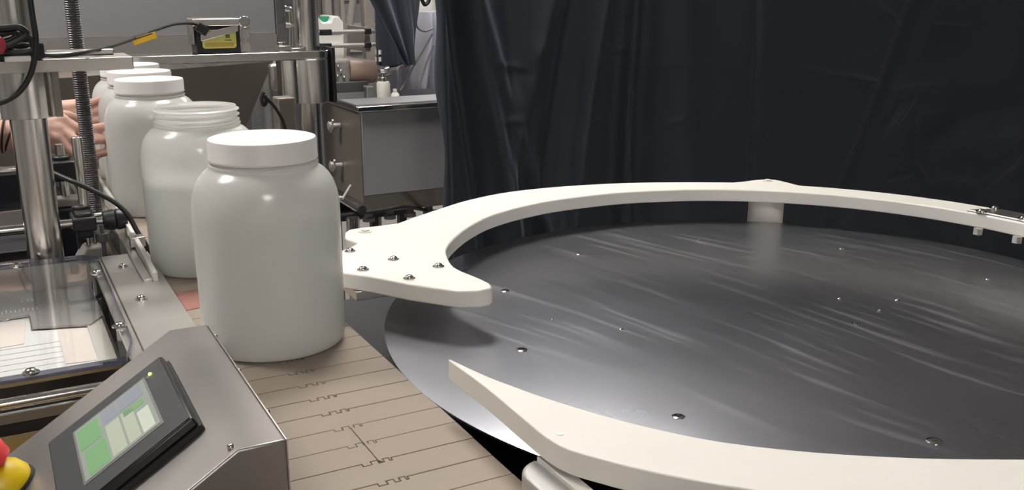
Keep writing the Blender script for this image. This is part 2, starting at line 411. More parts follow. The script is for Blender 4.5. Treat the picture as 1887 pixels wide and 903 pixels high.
# its origin sits at the hub so the round scuffs turn about it
disc.data.transform(Matrix.Translation((0, 0, -DZ))); disc.location.z = DZ
obj('disc_housing', MB().lathe([(0, DZ-.1195), (.38, DZ-.1195), (.38, DZ-.10), (.40, DZ-.07), (.40, DZ-.025), (0, DZ-.025)], (CX, CY, 0), 96), 'black_paint', tt)
obj('base_cabinet', MB().bb(.356, .74, .45, 1.45, 0, DZ-.12), 'black_paint', tt, bevel=.004)
obj('hub', MB().cyl((CX, CY, DZ-.03), (CX, CY, DZ-.0032), .08), 'steel_dark', tt)
for (px, py, r) in [(1066, 468, .0055), (1287, 443, .0055), (1551, 459, .0045), (930, 536, .006), (961, 645, .0062), (1250, 768, .006), (1722, 813, .0068), (1145, 607, .0025), (1017, 590, .002), (1547, 551, .003), (1653, 554, .003), (1620, 573, .002), (1820, 515, .003), (1575, 597, .0035)]:
    p = az(px, py, DZ)
    hollow = px == 1575
    pr = [(r*.6, .0), (r*.6, .0007), (r, .0007), (r, 0)] if hollow else [(0, -.0002), (r, -.0002), (r, .0003), (r*.75, .0010), (r*.3, .0012), (0, .0006)]
    obj('screw', MB().lathe(pr, (p.x, p.y, DZ+.0003), 18, closed=hollow), 'steel_shiny', tt)

# guide rail of thick white plastic above the disc
GZ = z(-.322); GT = .020
def pl(pts, zz): return [(az(x, y, zz).x, az(x, y, zz).y) for x, y in pts]
def arc(cx, cy, r, a0, a1, n): return [(cx+r*math.cos(math.radians(a0+(a1-a0)*i/n)), cy+r*math.sin(math.radians(a0+(a1-a0)*i/n))) for i in range(n+1)]
def smooth_pts(P, sub=4):
    Q = []
    for i in range(len(P)-1):
        p0, p1, p2, p3 = [Vector(P[k]) for k in (max(0, i-1), i, i+1, min(len(P)-1, i+2))]
        for j in range(sub):
            t = j/sub; q = .5*((2*p1)+(-p0+p2)*t+(2*p0-5*p1+4*p2-p3)*t*t+(-p0+3*p1-3*p2+p3)*t**3); Q.append((q.x, q.y))
    Q.append(tuple(P[-1])); return Q
inner = smooth_pts(pl([(907, 524), (880, 511), (850, 499), (834, 489), (826, 477), (822, 462), (827, 450), (840, 436), (862, 419), (893, 402), (930, 389), (978, 377), (1040, 366), (1150, 354), (1264, 349)], GZ), 4)
r_in = math.hypot(inner[-1][0]-CX, inner[-1][1]-CY); a_in = math.degrees(math.atan2(inner[-1][1]-CY, inner[-1][0]-CX))
A_J = -8.0
inner += arc(CX, CY, r_in, a_in, A_J, 40)[1:]
outer_l = smooth_pts(pl([(733, 411), (766, 399), (808, 385), (864, 368), (940, 353), (1040, 343), (1150, 337), (1260, 335.5), (1350, 336)], GZ), 4)
ear = smooth_pts(pl([(1350, 336), (1372, 334), (1392, 331.2), (1412, 330.2), (1430, 331.2), (1452, 336), (1474, 341.5), (1500, 343.5)], GZ), 4)
last = ear[-1]; r_o = math.hypot(last[0]-CX, last[1]-CY); a_o = math.degrees(math.atan2(last[1]-CY, last[0]-CX))
outer_r = arc(CX, CY, r_o, a_o, A_J, 36)
left_end = pl([(907, 528), (903, 531), (882, 535), (842, 536), (799, 530), (753, 523), (680, 509), (628, 501), (600, 493), (596, 488), (600, 476), (628, 462), (650, 453), (659, 447), (650, 444), (638, 440), (635, 436), (636, 428), (643, 423), (660, 420), (700, 415.5)], GZ)
left_end = [left_end[0]]+left_end[1:]
poly = (left_end+outer_l+ear[1:]+outer_r[1:]+inner[::-1][:-1])
gr = thing('guide_ring', (CX, CY, GZ-GT), 'thick white plastic curved guide with wide screwed plate at its left end, behind the disc', 'guide rail')
obj('guide_body', MB().prism(poly, GZ-GT, GZ), 'guide_white', gr, bevel=.0022, seg=3)
def bolt(px, py, zz, r=.0052, parent=gr, mt='steel_shiny', nm='screw', pt=None):
    p = Vector(pt) if pt else az(px, py, zz)
    m_ = MB().lathe([(0, -.001), (r*1.35, -.001), (r*1.35, .0005), (r, .0006), (r*.98, .0018), (r*.75, .0034), (r*.42, .0040), (r*.42, .0022), (0, .0022)], (p.x, p.y, zz), 20)
    return obj(nm, m_, mt, parent)
for px, py in [(645, 463), (669, 497), (725, 478), (754, 513), (808, 491)]: bolt(px, py, GZ+.0008)
for px, py in [(673, 427), (1415, 334)]:
    p = az(px, py, GZ); obj('bolt_cap', MB().cyl((p.x, p.y, GZ-.001), (p.x, p.y, GZ+.0012), .009).cyl((p.x, p.y, GZ+.001), (p.x, p.y, GZ+.003), .0055, seg=6), 'rail_white', gr)
pc = Vector((1.126, 1.192, 0))
obj('guide_post', MB().cyl((pc.x, pc.y, z(-.60)), (pc.x, pc.y, GZ-GT+.0005), .029, seg=40), 'guide_white', gr)
obj('post_foot', MB().bb(pc.x-.10, pc.x+.03, pc.y-.05, pc.y+.05, z(-.62), z(-.60)), 'black_paint', gr)
# joining plate with screws at the right end
ja = arc(CX, CY, r_o-.008, 30.0, -4, 12); jb = arc(CX, CY, r_in+.006, 30.0, -4, 12)
q0 = az(1797, 392, GZ); aj = math.degrees(math.atan2(q0.y-CY, q0.x-CX))
ja = arc(CX, CY, r_o-.010, aj-1.5, aj-19, 10); jb = arc(CX, CY, r_in+.004, aj+1.5, aj-19, 10)
obj('joining_plate', MB().prism(ja+jb[::-1], GZ+.0002, GZ+.003), 'steel_plate', gr, bevel=.001)
for px, py in [(1808, 390), (1833, 384), (1885, 403)]: bolt(px, py, GZ+.0035, .0056)
for px, py in [(1803, 427), (1875, 442)]:
    p = az(px, py-5, GZ-GT); obj('nut', MB().cyl((p.x, p.y, GZ-GT-.008), (p.x, p.y, GZ-GT+.001), .007, seg=6), 'steel_shiny', gr)
obj('support_bracket', MB().bb(.345, .42, 1.02, 1.10, GZ-GT-.012, GZ-GT-.0003), 'steel', gr, bevel=.001)

# front guide
fin = smooth_pts(pl([(826, 660), (860, 676), (900, 694), (950, 713), (1000, 731), (1100, 762), (1200, 788), (1330, 814), (1500, 833), (1700, 844), (1887, 846)], GZ-.003), 3)
e = fin[-1]; r_f = math.hypot(e[0]-CX, e[1]-CY); a_f = math.degrees(math.atan2(e[1]-CY, e[0]-CX))
fin += arc(CX, CY, r_f, a_f, -9.2, 24)[1:]
fout = smooth_pts(pl([(826, 662), (842, 674), (894, 712), (961, 768), (1008, 806), (1048, 828), (1095, 842), (1163, 860), (1230, 875), (1327, 893)], GZ-.003), 3)
e = fout[-1]; r_g = math.hypot(e[0]-CX, e[1]-CY); a_g = math.degrees(math.atan2(e[1]-CY, e[0]-CX))
fo2 = arc(CX, CY, 1, a_g, -9.2, 36)[1:]
fo2 = [(CX+(x-CX)*(r_g+(.512-r_g)*min(1, i/30)), CY+(y-CY)*(r_g+(.512-r_g)*min(1, i/30))) for i, (x, y) in enumerate(fo2)]
fg = thing('guide_arc', (CX, CY-.5, GZ-.003-GT), 'thick white plastic guide with pointed tip along the near side of disc', 'guide rail')
obj('guide_body', MB().prism(fin+fo2[::-1]+fout[::-1][:-1], GZ-.003-GT, GZ-.003), 'guide_white', fg, bevel=.0022, seg=3)
p = az(1032, 800, GZ-.003); obj('plug', MB().cyl((p.x, p.y, GZ-.004), (p.x, p.y, GZ-.0024), .0028), 'cap_white', fg)
obj('guide_post', MB().cyl((1.15, .30, z(-.6)), (1.15, .30, GZ-.003-GT+.0005), .027), 'guide_white', fg)

# short steel wear rail with white strip at the lower edge, beside the disc
ra = az(989, 843, z(-.352)); rb = az(1004, 836, z(-.352))
wr = thing('side_rail', (ra.x, ra.y-.1, z(-.40)), 'short steel rail with rounded nose and white strip at the bottom edge of the photo', 'rail')
xw0 = ra.x; xw1 = rb.x+.002; yy0 = ra.y
obj('wear_strip', MB().bb(xw0+.0006, xw0+.0115, yy0-.36, yy0+.001, z(-.380), z(-.3515)), 'guide_white', wr, bevel=.0008)
prof = [(xw0, z(-.368)), (xw0-.010, z(-.3685)), (xw0-.018, z(-.372)), (xw0-.0225, z(-.379)), (xw0-.0225, z(-.380)), (xw0, z(-.380))]
prof = [(xw0-.022*math.sin(a), yy0-.022*(1-math.cos(a))) for a in [math.radians(v) for v in range(0, 91, 10)]]
obj('rail_body', MB().prism([(xw0, yy0-.36), (xw0, yy0)]+prof[1:]+[(xw0-.022, yy0-.36)], z(-.380), z(-.353)), 'rail_grey', wr, bevel=.003, seg=3)
obj('rail_stand', MB().bb(xw0-.018, xw0+.004, yy0-.30, yy0-.27, 0, z(-.380)), 'black_paint', wr)

# ------------------------------------------------------------------ machine bed at the left with clear cover
bed = thing('machine_bed', (.0, 1.1, 0), 'stainless labelling machine bed with clear cover plate over white label web', 'machine')
PZ = z(-.362)
obj('top_plate', MB().bb(.108, .1695, .88, 1.395, PZ-.006, PZ), 'steel_plate', bed, bevel=.0008)
obj('cover_support', MB().bb(.094, .1075, .93, 1.40, PZ-.009, PZ-.003), 'steel_plate', bed, bevel=.0005)
for px, py in [(227, 491), (260, 550)]: bolt(px, py, PZ+.0008, .0050, bed)
AZ = PZ+.004
ac = MB().prism([(-.34, .975), (.088, .975), (.101, 1.03), (.1035, 1.385), (.085, 1.402), (-.34, 1.402)], AZ-.008, AZ)
for f in ac.bm.faces:
    f.normal_update()
    if abs(f.normal.z) < .5: f.material_index = 1
obj('clear_cover', ac, 'acrylic', bed, smooth=False, mats=['acrylic_edge'])
for px, py in [(178, 503), (220, 600), (57, 686), (30, 490)]: bolt(px, py, AZ+.0008, .0058, bed)
obj('back_bar', MB().bb(-.34, .030, 1.406, 1.424, PZ-.008, PZ+.002), 'steel_shiny', bed, bevel=.002)
WZ = z(-.405)
obj('web_tray', MB().bb(-.34, .094, 1.09, 1.32, WZ-.008, WZ-.001), 'steel', bed, smooth=False)
obj('label_web', MB().prism([(-.34, 1.09), (.074, 1.09), (.074, 1.225), (.010, 1.245), (.010, 1.30), (-.34, 1.30)], WZ-.001, WZ), 'paper_web', bed, smooth=False)
obj('bright_label', MB().prism([(.038, 1.11), (.070, 1.105), (.070, 1.225), (.038, 1.235)], WZ+.0001, WZ+.0008), 'paper_peach', bed, smooth=False)
obj('bright_label', MB().prism([(-.34, 1.18), (.000, 1.20), (.006, 1.29), (-.34, 1.295)], WZ+.0001, WZ+.0008), 'paper_peach', bed, smooth=False)
obj('liner_strip', MB().prism([(.071, 1.095), (.090, 1.09), (.090, 1.25), (.071, 1.25)], WZ+.0009, WZ+.0016), 'paper_liner', bed, smooth=False)
ln = MB()
for k in range(6): ln.bb(-.34, .070, 1.10+k*.018, 1.10+k*.018+.0012, WZ+.0001, WZ+.0004)
o = obj('web_lines', ln, 'liner_line', bed, smooth=False); o['kind'] = 'stuff'
# printed scale with numbers seen through the cover
obj('rear_plate', MB().bb(-.34, .094, 1.4045, 1.4055, WZ+.001, AZ-.0085), 'deck', bed, smooth=False)
obj('scale_plate', MB().prism([(-.34, 1.302), (.011, 1.302), (.012, 1.247), (.075, 1.228), (.092, 1.255), (.092, 1.404), (-.34, 1.404)], WZ+.001, WZ+.004), 'deck', bed, smooth=False)
tk = MB()
for k in range(12): tk.bb(-.035+k*.005, -.0345+k*.005+.0006, 1.318, 1.318+(.014 if k % 4 == 0 else .009), WZ+.004, WZ+.0044)
o = obj('scale_ticks', tk, 'ink_white', bed, smooth=False); o['kind'] = 'stuff'
def text(s, size, pos, rot, mt, parent, ext=.0002, name='lettering'):
    c = bpy.data.curves.new(name, 'FONT'); c.body = s; c.size = size; c.extrude = ext; c.align_x = 'CENTER'; c.align_y = 'CENTER'
    t = bpy.data.objects.new(name, c); COL.objects.link(t)
    dg = bpy.context.evaluated_depsgraph_get(); me = bpy.data.meshes.new_from_object(t.evaluated_get(dg)); bpy.data.objects.remove(t)
    o = bpy.data.objects.new(name, me); COL.objects.link(o); me.materials.clear(); me.materials.append(MATS[mt])
    me.transform(Matrix.Translation(Vector(pos)-wloc(parent)) @ rot.to_4x4()); o.parent = parent; return o
I3 = Matrix.Identity(3)
text('18', .020, (*az(48, 555, WZ+.0045).xy, WZ+.0045), Matrix.Rotation(math.radians(8), 3, 'Z'), 'ink_white', bed)
text('5', .020, (*az(10, 588, WZ+.002).xy, WZ+.002), Matrix.Rotation(math.radians(8), 3, 'Z'), 'ink_white', bed)
text('1', .020, (*az(30, 570, WZ+.003).xy, WZ+.003), Matrix.Rotation(math.radians(8), 3, 'Z'), 'ink_white', bed)
obj('front_bar', MB().cyl((-.34, .963, z(-.381)), (.115, .963, z(-.381)), .0055).bb(-.34, .115, .955, .962, z(-.398), z(-.389)), 'steel_shiny', bed)
obj('inner_panel', MB().bb(-.34, .12, .90, .95, z(-.47), z(-.445)).bb(-.34, .12, .945, .955, z(-.47), z(-.41)), 'ochre', bed, smooth=False)
obj('bed_body', MB().bb(-.34, .148, .88, .905, .1, z(-.45)).bb(-.34, .148, .905, 1.36, .1, z(-.475)), 'steel_dark', bed, smooth=False)
obj('bed_body', MB().bb(.148, .15, .88, 1.36, z(-.47), PZ-.006), 'steel_dark', bed, smooth=False)
for xx in (-.3, .11):
    for yy in (.92, 1.32): obj('leg', MB().bb(xx-.02, xx+.02, yy-.02, yy+.02, 0, .1), 'steel', bed, smooth=False)

# ------------------------------------------------------------------ control box with touch screen and stop button
cbx = thing('control_box', (.05, .73, 0), 'stainless sloped control box with black touch screen, left of the belt', 'control box')
mdir = Vector((-.8455, 0, -.534)).normalized(); P0 = Vector((.117, 0, z(-.30))); nrm = Vector((-.534, 0, .8455)).normalized()
pe = P0+mdir*.205
prof = [(.1495, z(-.30)), (P0.x, P0.z), (pe.x, pe.z), (pe.x, z(-.62)), (.1495, z(-.62))]
obj('housing', MB().extr([(x, .603, zz) for x, zz in prof], (0, .264, 0)), 'steel_box', cbx, bevel=.0018, seg=3)
obj('side_cover', MB().bb(.1498, .1512, .605, .865, z(-.62), z(-.3005)), 'steel_plate', cbx, bevel=.0006)
for yy in (.66, .75, .84): obj('screw', MB().sph((.1515, yy, z(-.3035)), .0022, u=10, v=6), 'steel_shiny', cbx)
obj('housing_leg', MB().bb(.02, .07, .70, .76, 0, z(-.62)), 'steel_box', cbx)
p = P0+Vector((0, .612, 0))+mdir*.003
obj('screw', MB().sph(p+nrm*.0005, .0026, u=10, v=6), 'steel_shiny', cbx)
Rs = Matrix((mdir, Vector((0, 1, 0)), nrm)).transposed()      # local x along the slope, y along belt, z out of the face
if Rs.determinant() < 0: Rs = Matrix((-mdir, Vector((0, 1, 0)), nrm)).transposed()
def sp(s, y, n): return P0+mdir*s+Vector((0, y, 0))+nrm*n
def slab(s0, s1, y0, y1, n0, n1, m_=None):
    m_ = m_ or MB(); m_.extr([sp(s0, y0, n0), sp(s1, y0, n0), sp(s1, y1, n0), sp(s0, y1, n0)], nrm*(n1-n0)); return m_
hm = obj('touch_panel', slab(.0135, .1225, .662, .797, .0045, .0125), 'bezel_side', cbx, bevel=.0018)
obj('gasket', slab(.012, .124, .6605, .7985, .0003, .0045), 'gasket', cbx)
obj('bezel', slab(.0155, .1205, .664, .795, .0127, .0132), 'bezel', hm)
obj('bezel_rim', slab(.0325, .100, .684, .779, .0133, .0136), 'grey_equipment', hm)
obj('display', slab(.0345, .098, .687, .776, .0137, .0140), 'screen_grey', hm, smooth=False)
blocks = [(.078, .0965, .735, .772, 'screen_green'), (.076, .094, .690, .730, 'screen_green'), (.062, .074, .690, .745, 'screen_pale'), (.050, .060, .690, .745, 'screen_pale'), (.038, .048, .690, .728, 'screen_white'), (.038, .060, .750, .773, 'screen_blue'), (.040, .058, .736, .746, 'screen_green'), (.061, .075, .750, .773, 'screen_blue')]
for s0, s1, y0, y1, mt in blocks: obj('screen_field', slab(s0, s1, y0, y1, .0141, .0142), mt, hm, smooth=False)
o = obj('indicator_light', MB().sph(sp(.0275, .776, .0134), .0016, u=10, v=6), 'led', hm)
obj('indicator_lens', MB().sph(sp(.0305, .7725, .0134), .0014, u=10, v=6), 'grey_cast', hm)
# stop button
ec = sp(.168, .80, 0)
es = thing('stop_button', ec, 'red mushroom stop button on yellow collar, lower left corner', 'button')
Rn = nrm
obj('collar', MB().lathe([(0, .0), (.0225, .0), (.0235, .004), (.021, .013), (.015, .021), (0, .021)], ec+nrm*.0025, 40, axis=nrm), 'estop_yellow', es)
obj('seal_ring', MB().lathe([(0, .0), (.0245, .0), (.0245, .0025), (0, .0025)], ec, 40, axis=nrm), 'gasket', es)
obj('mushroom_head', MB().lathe([(0, .018), (.014, .018), (.015, .022), (.023, .024), (.0235, .034), (.019, .041), (0, .043)], ec+nrm*.003, 40, axis=nrm), 'estop_red', es)

# ------------------------------------------------------------------ gantry: columns, collars, bars, threaded rod
LC = ay(65, 320, 1.455); RC = ay(568, 110, 2.23); GS = 1.46
gx = thing('gantry', (.24, 1.5, 0), 'polished steel gantry of two round columns with collars and flat cross bars over belt', 'gantry')
obj('column', MB().cyl((LC.x, LC.y, 0.12), (LC.x, LC.y, 2.0), .0232, seg=48), 'steel_column', gx)
obj('column', MB().cyl((RC.x, RC.y, 0.12), (RC.x, RC.y, 2.0), .0275, seg=48), 'steel_column', gx)
for q_ in (LC, RC): obj('foot_plate', MB().bb(q_.x-.05, q_.x+.05, q_.y-.05, q_.y+.05, 0, .12), 'steel_dark', gx, bevel=.004)
obj('top_beam', MB().prism([(LC.x-.06, LC.y-.04), (LC.x+.06, LC.y-.04), (RC.x+.06, RC.y), (RC.x+.05, RC.y+.05), (RC.x-.05, RC.y+.05)], 2.0, 2.05), 'steel', gx, bevel=.004)
GY = 2.23; zt = ay(560, 94, GY-.04).z; zb = ay(560, 191, GY-.04).z
def stadium(x0, x1, yc, r, n=12): return arc(x1-r, yc, r, -90, 90, n)+arc(x0+r, yc, r, 90, 270, n)
cr0 = ay(517, 150, GY-.03).x; cr1 = ay(615, 150, GY-.02).x
obj('collar', MB().prism(arc(cr0+.024, GY-.020, .024, 200, 300, 10)+arc(RC.x, GY, .055, 245, 292, 12)+arc(cr1-.04, GY-.012, .036, -85, 0, 10)+[(cr1-.004, GY+.04), (cr0+.01, GY+.04)], zb, zt-.019), 'steel_column', gx, bevel=.001)
obj('collar_jaw', MB().prism([(cr1-.010, GY-.043), (cr1-.001, GY-.043), (cr1-.001, GY+.04), (cr1-.010, GY+.04)], zb-.001, zt+.006), 'black_plastic', gx, bevel=.001)
cl1 = ay(118, 170, 1.42).x; zbl = ay(60, 219, 1.42).z; ztl = ay(60, 112, 1.42).z
obj('collar', MB().prism([(-.16, 1.49), (-.16, 1.425)]+arc(-.10, 1.45, .045, 250, 300, 8)+arc(-.03, 1.45, .035, 235, 300, 8)+arc(LC.x-.002, 1.455, .043, 225, 320, 14)+[(cl1-.013, 1.424), (cl1-.013, 1.49)], zbl, ztl-.002), 'steel_column', gx, bevel=.001)
obj('collar_jaw', MB().prism([(cl1-.013, 1.418), (cl1-.004, 1.420), (cl1-.004, 1.492), (cl1-.013, 1.492)], zbl+.0005, ztl-.003), 'steel_dark', gx, bevel=.001)
# rear cross bar (thin rounded plate over the right collar)
rb_ = ay(610, 98, 1.50)
obj('cross_bar', MB().prism([(-.20, GY-.050)]+arc(cr1-.045, GY-.005, .045, -90, 90, 10)+[(-.20, GY+.040)], zt-.018, zt), 'steel_shiny', gx, bevel=.002)
obj('bar_flange', MB().extr([(-.20, GY-.049, zt-.042), (.10, GY-.049, zt-.040), (cr0+.02, GY-.049, zt-.0185), (-.20, GY-.049, zt-.0185)], (0, .005, 0)), 'steel', gx, bevel=.001)
fb = ay(246, 119, 1.41)
zf = ay(120, 108, 1.41).z
obj('cross_bar', MB().bb(-.30, fb.x, 1.408, 1.492, zf-.017, zf), 'steel_plate', gx, bevel=.0015)
for px, py in [(110, 108), (18, 100)]:
    p = ay(px, py, 1.44); obj('screw', MB().lathe([(0, 0), (.006, 0), (.005, .003), (0, .004)], (p.x, p.y, zf), 16), 'steel_shiny', gx)
lv = MB().bb(-.02, .115, 1.44, 1.462, zf, zf+.006).bb(.075, .16, 1.455, 1.475, zf, zf+.008)
obj('clamp_strip', lv, 'steel', gx, bevel=.002)
for dx in (.014, .035): obj('clamp_screw', MB().cyl((cr1-dx*GS, GY-.02, zt), (cr1-dx*GS, GY-.02, zt+.009), .0045), 'black_plastic', gx)
obj('clamp_block', MB().bb(cr0+.002, cr0+.028, GY-.03, GY+.01, zt, zt+.012).cyl((cr0+.012, GY-.01, zt+.012), (cr0+.012, GY-.01, zt+.020), .009).bb(cr0+.028, cr0+.058, GY-.04, GY-.012, zt, zt+.007), 'steel', gx, bevel=.001)
obj('slide_arm', MB().bb(ay(500, 150, 2.3).x, ay(522, 150, 2.3).x, 2.30, 2.33, ay(500, 168, 2.3).z, ay(500, 118, 2.3).z), 'steel', gx, bevel=.008)

TR = ay(160, 250, 1.56)
rod = MB(); prof = []; zz = ay(181, 388, 1.56).z
z_end = 1.95; rr_ = .0108
prof.append((0, zz)); k = 0
while zz < z_end:
    prof += [(rr_*.86, zz), (rr_, zz+.0016)]; zz += .0033
prof.append((0, zz))
t = thing('threaded_rod', (TR.x, TR.y, prof[0][1]), 'dark threaded lifting rod standing upright behind the left column', 'rod')
obj('thread', rod.lathe(prof, (TR.x, TR.y, 0), 20), 'thread_steel', t, smooth=False)
obj('bearing_block', MB().bb(TR.x-.022, TR.x+.018, TR.y-.02, TR.y+.02, prof[0][1]-.035, prof[0][1]).sph((TR.x-.012, TR.y-.018, prof[0][1]+.003), .006, u=10, v=6), 'steel', t, bevel=.003)
obj('bearing_bracket', MB().bb(TR.x-.03, TR.x-.018, TR.y-.015, TR.y+.015, .12, prof[0][1]-.03), 'black_paint', t)

# ------------------------------------------------------------------ photo sensor with bracket and yellow label
SY = 2.20
a = ay(363, 104, SY); b2 = ay(443, 50, SY); szb = zt
sn = thing('sensor', ((a.x+b2.x)/2, SY+.03, szb), 'black box sensor with yellow label in a steel bracket on the cross bar', 'sensor')
sy0 = 2.205
a = ay(364, 103, sy0); b2 = ay(442, 48, sy0)
obj('body', MB().bb(a.x, b2.x, sy0, sy0+.06, zt+.0002, b2.z), 'black_plastic', sn, bevel=.002)
def fq(px0, py0, px1, py1, y0, th, parent, name, mt, bevel=.0, rnd=0):
    p, q = ay(px0, py1, y0), ay(px1, py0, y0)
    m_ = MB()
    if rnd:
        c = []
        for (cx_, cz_, a0) in [(q.x-rnd, p.z+rnd, -90), (q.x-rnd, q.z-rnd, 0), (p.x+rnd, q.z-rnd, 90), (p.x+rnd, p.z+rnd, 180)]:
            c += [(cx_+rnd*math.cos(math.radians(a0+t)), y0, cz_+rnd*math.sin(math.radians(a0+t))) for t in (0, 30, 60, 90)]
        m_.extr(c, (0, th, 0))
    else: m_.bb(p.x, q.x, y0, y0+th, p.z, q.z)
    return obj(name, m_, mt, parent, smooth=False)
lb = fq(374, 54, 434, 90, sy0-.0008, .0007, sn, 'label', 'label_yellow', rnd=.006)
fq(378, 78, 431, 87, sy0-.0012, .0003, lb, 'printed_band', 'label_gold')
fq(416, 63.5, 423, 70, sy0-.0012, .0003, lb, 'printed_square', 'label_ink')
fq(414, 73, 427, 75, sy0-.0012, .0003, lb, 'printed_line', 'label_ink')
fq(385, 57, 410, 59, sy0-.0012, .0003, lb, 'printed_line', 'label_ink')
p, q = ay(353, 34, sy0), ay(441, 47, sy0)
obj('bracket_top', MB().bb(p.x, q.x, sy0-.008, sy0+.065, q.z, q.z+.016), 'steel_plate', sn, bevel=.0025)
obj('bracket_side', MB().bb(p.x, p.x+.002, sy0-.002, sy0+.065, zt+.02, q.z+.006), 'steel', sn, bevel=.0005)
p, q = ay(445, 100, sy0), ay(460, 36, sy0)
obj('bracket_upright', MB().bb(p.x+.002, q.x, sy0+.004, sy0+.02, zt+.0002, q.z-.004).bb(p.x-.001, p.x+.003, sy0-.003, sy0+.002, zt+.0002, q.z-.012), 'steel_plate', sn, bevel=.0015)
kc = ay(450, 40, sy0-.006)
obj('pivot_knob', MB().cyl((kc.x, sy0-.010, kc.z), (kc.x, sy0+.004, kc.z), .0125), 'steel_shiny', sn, bevel=.002)
kc = ay(448, 74, sy0-.006)
obj('pivot_screw', MB().cyl((kc.x, sy0-.006, kc.z), (kc.x, sy0+.004, kc.z), .006, seg=6).cyl((kc.x+.012, sy0-.006, kc.z), (kc.x+.012, sy0+.004, kc.z), .0045, seg=12), 'steel_shiny', sn)
p, q = ay(370, 70, sy0-.007), ay(439, 51, sy0-.007); d = (q-p); up_ = Vector((0, 0, .0076))
obj('bracket_lever', MB().extr([p-up_, q-up_, q+up_, p+up_], (0, .003, 0)), 'steel_plate', sn, bevel=.0012)
p = ay(372, 50, sy0-.01)
obj('plug', MB().box(p+Vector((0, .004, -.004)), (.026, .016, .020), Matrix.Rotation(math.radians(35), 3, 'Y')), 'black_plastic', sn, bevel=.002)
# sensor cable with yellow tag
def apts(L_, Y): return [ay(x, y_, Y if not isinstance(Y, list) else Y[i]) for i, (x, y_) in enumerate(L_)]
cs = thing('sensor_cable', ay(75, 100, 1.42), 'thin black cable with yellow tag running from the left to the sensor', 'cable')
obj('cord', MB().tube(apts([(50, 98), (75, 101), (110, 103), (160, 96), (210, 84), (250, 70), (285, 56), (320, 45), (350, 43), (366, 47)], [1.40, 1.40, 1.40, 1.405, 1.55, 1.80, 1.93, 2.05, 2.15, 2.19]), lambda t: .0024+.0008*t, 8), 'black_rubber', cs)
p, q = ay(246, 79, 1.79), ay(288, 65, 1.79); dv = (q-p).normalized(); uv = Vector((-dv.z, 0, dv.x))
obj('tag', MB().extr([p-uv*.0045, q-uv*.0045, q+uv*.0068, p+uv*.0068], (0, .001, 0)), 'tag_yellow', cs, smooth=False)
obj('tag_stripe', MB().extr([p+uv*.0038+dv*.003-Vector((0, .0005, 0)), q+uv*.0038-dv*.005-Vector((0, .0005, 0)), q+uv*.0056-dv*.005-Vector((0, .0005, 0)), p+uv*.0056+dv*.003-Vector((0, .0005, 0))], (0, .0004, 0)), 'black_plastic', cs, smooth=False)
obj('tag_sleeve', MB().extr([p+uv*.007, q-dv*.012+uv*.007, q-dv*.012+uv*.0105, p+uv*.0105], (0, .001, 0)), 'grey_cast', cs, smooth=False)
# hanging cable at the column and its bundle
tag(obj('hanging_cable', MB().tube(apts([(52, -60), (55, -10), (60, 30), (66, 70), (64, 105), (55, 140), (35, 170), (5, 188), (-40, 196)], 1.37), .0036, 10), 'black_rubber'), 'thick black cable hanging down in front of the left column', 'cable')
bl = thing('cable_bundle', ay(20, 100, 1.38), 'coiled bundle of black cables tied on the bar beside left column', 'cable bundle')
for k, L_ in enumerate([[(-30, 52), (5, 52), (30, 50), (44, 55), (48, 64), (30, 75), (5, 86), (-30, 90)], [(-30, 62), (0, 63), (22, 58), (30, 66), (20, 74), (-5, 80), (-30, 84)], [(-30, 72), (0, 76), (25, 70), (40, 62), (58, 74), (60, 90), (40, 96), (10, 94), (-30, 96)], [(-30, 92), (0, 90), (25, 88), (45, 84), (58, 88), (66, 98)], [(-30, 68), (-5, 70), (15, 66), (36, 68), (48, 78), (40, 88), (10, 92), (-30, 88)]]):
    obj('loop', MB().tube(apts(L_, 1.37+.006*k), .0042, 8), 'black_rubber', bl)
p = ay(-2, 83, 1.36); obj('red_clip', MB().sph(p, .008, (1, .6, 1.4), 12, 8), 'red_plastic', bl)
p = ay(25, 88, 1.40); obj('bundle_base', MB().box(p+Vector((-.01, .01, -.004)), (.09, .03, .022)), 'navy_paint', bl, bevel=.004)
p = ay(27, 100, 1.38); obj('tie_mount', MB().bb(p.x-.012, p.x+.018, 1.38, 1.40, zf, zf+.007), 'cap_white', bl, bevel=.001)

# guide-rail cable across the rods
tag(obj('floor_cable', MB().tube(apts([(60, 300), (105, 322), (140, 337), (175, 353), (210, 372), (235, 395), (252, 425), (268, 450), (282, 478)], [1.53, 1.50, 1.47, 1.46, 1.45, 1.44, 1.43, 1.42, 1.42]), .0036, 10), 'black_rubber'), 'black cable running down across the round rods to the belt side rail', 'cable')

# ------------------------------------------------------------------ side rail of the belt, left
sr = thing('belt_side_rail', (.18, 1.8, z(-.377)), 'pale plastic side rail along the left edge of the belt beside the jars', 'guide rail')
XR = [(1.24, .160), (1.45, .1605), (1.70, .1580), (2.05, .152), (2.5, .145)]
def strip(off0, off1, z0, z1): return [(x+off0, y) for y, x in XR], [(x+off1, y) for y, x in XR]
a, b_ = strip(-.006, 0, 0, 0)
rs = MB().prism(a+b_[::-1], z(-.372), z(-.338))
for v in rs.bm.verts:
    if v.co.z > z(-.35): v.co.z = z(-.350+.027*min(1, max(0, (v.co.y-1.24)/.7)))
obj('rail_strip', rs, 'rail_white', sr, bevel=.001)
a, b_ = strip(-.018, -.0065, 0, 0)
obj('rail_backing', MB().prism(a+b_[::-1], z(-.392), z(-.358)), 'steel', sr, bevel=.001)
a, b_ = strip(-.032, -.024, 0, 0)
obj('lower_rail', MB().prism(a[1:]+b_[1:][::-1], z(-.41), z(-.385)), 'steel', sr, bevel=.001)
obj('end_block', MB().bb(.1485, .1685, 1.40, 1.42, z(-.356), z(-.342)), 'steel', sr, bevel=.001)

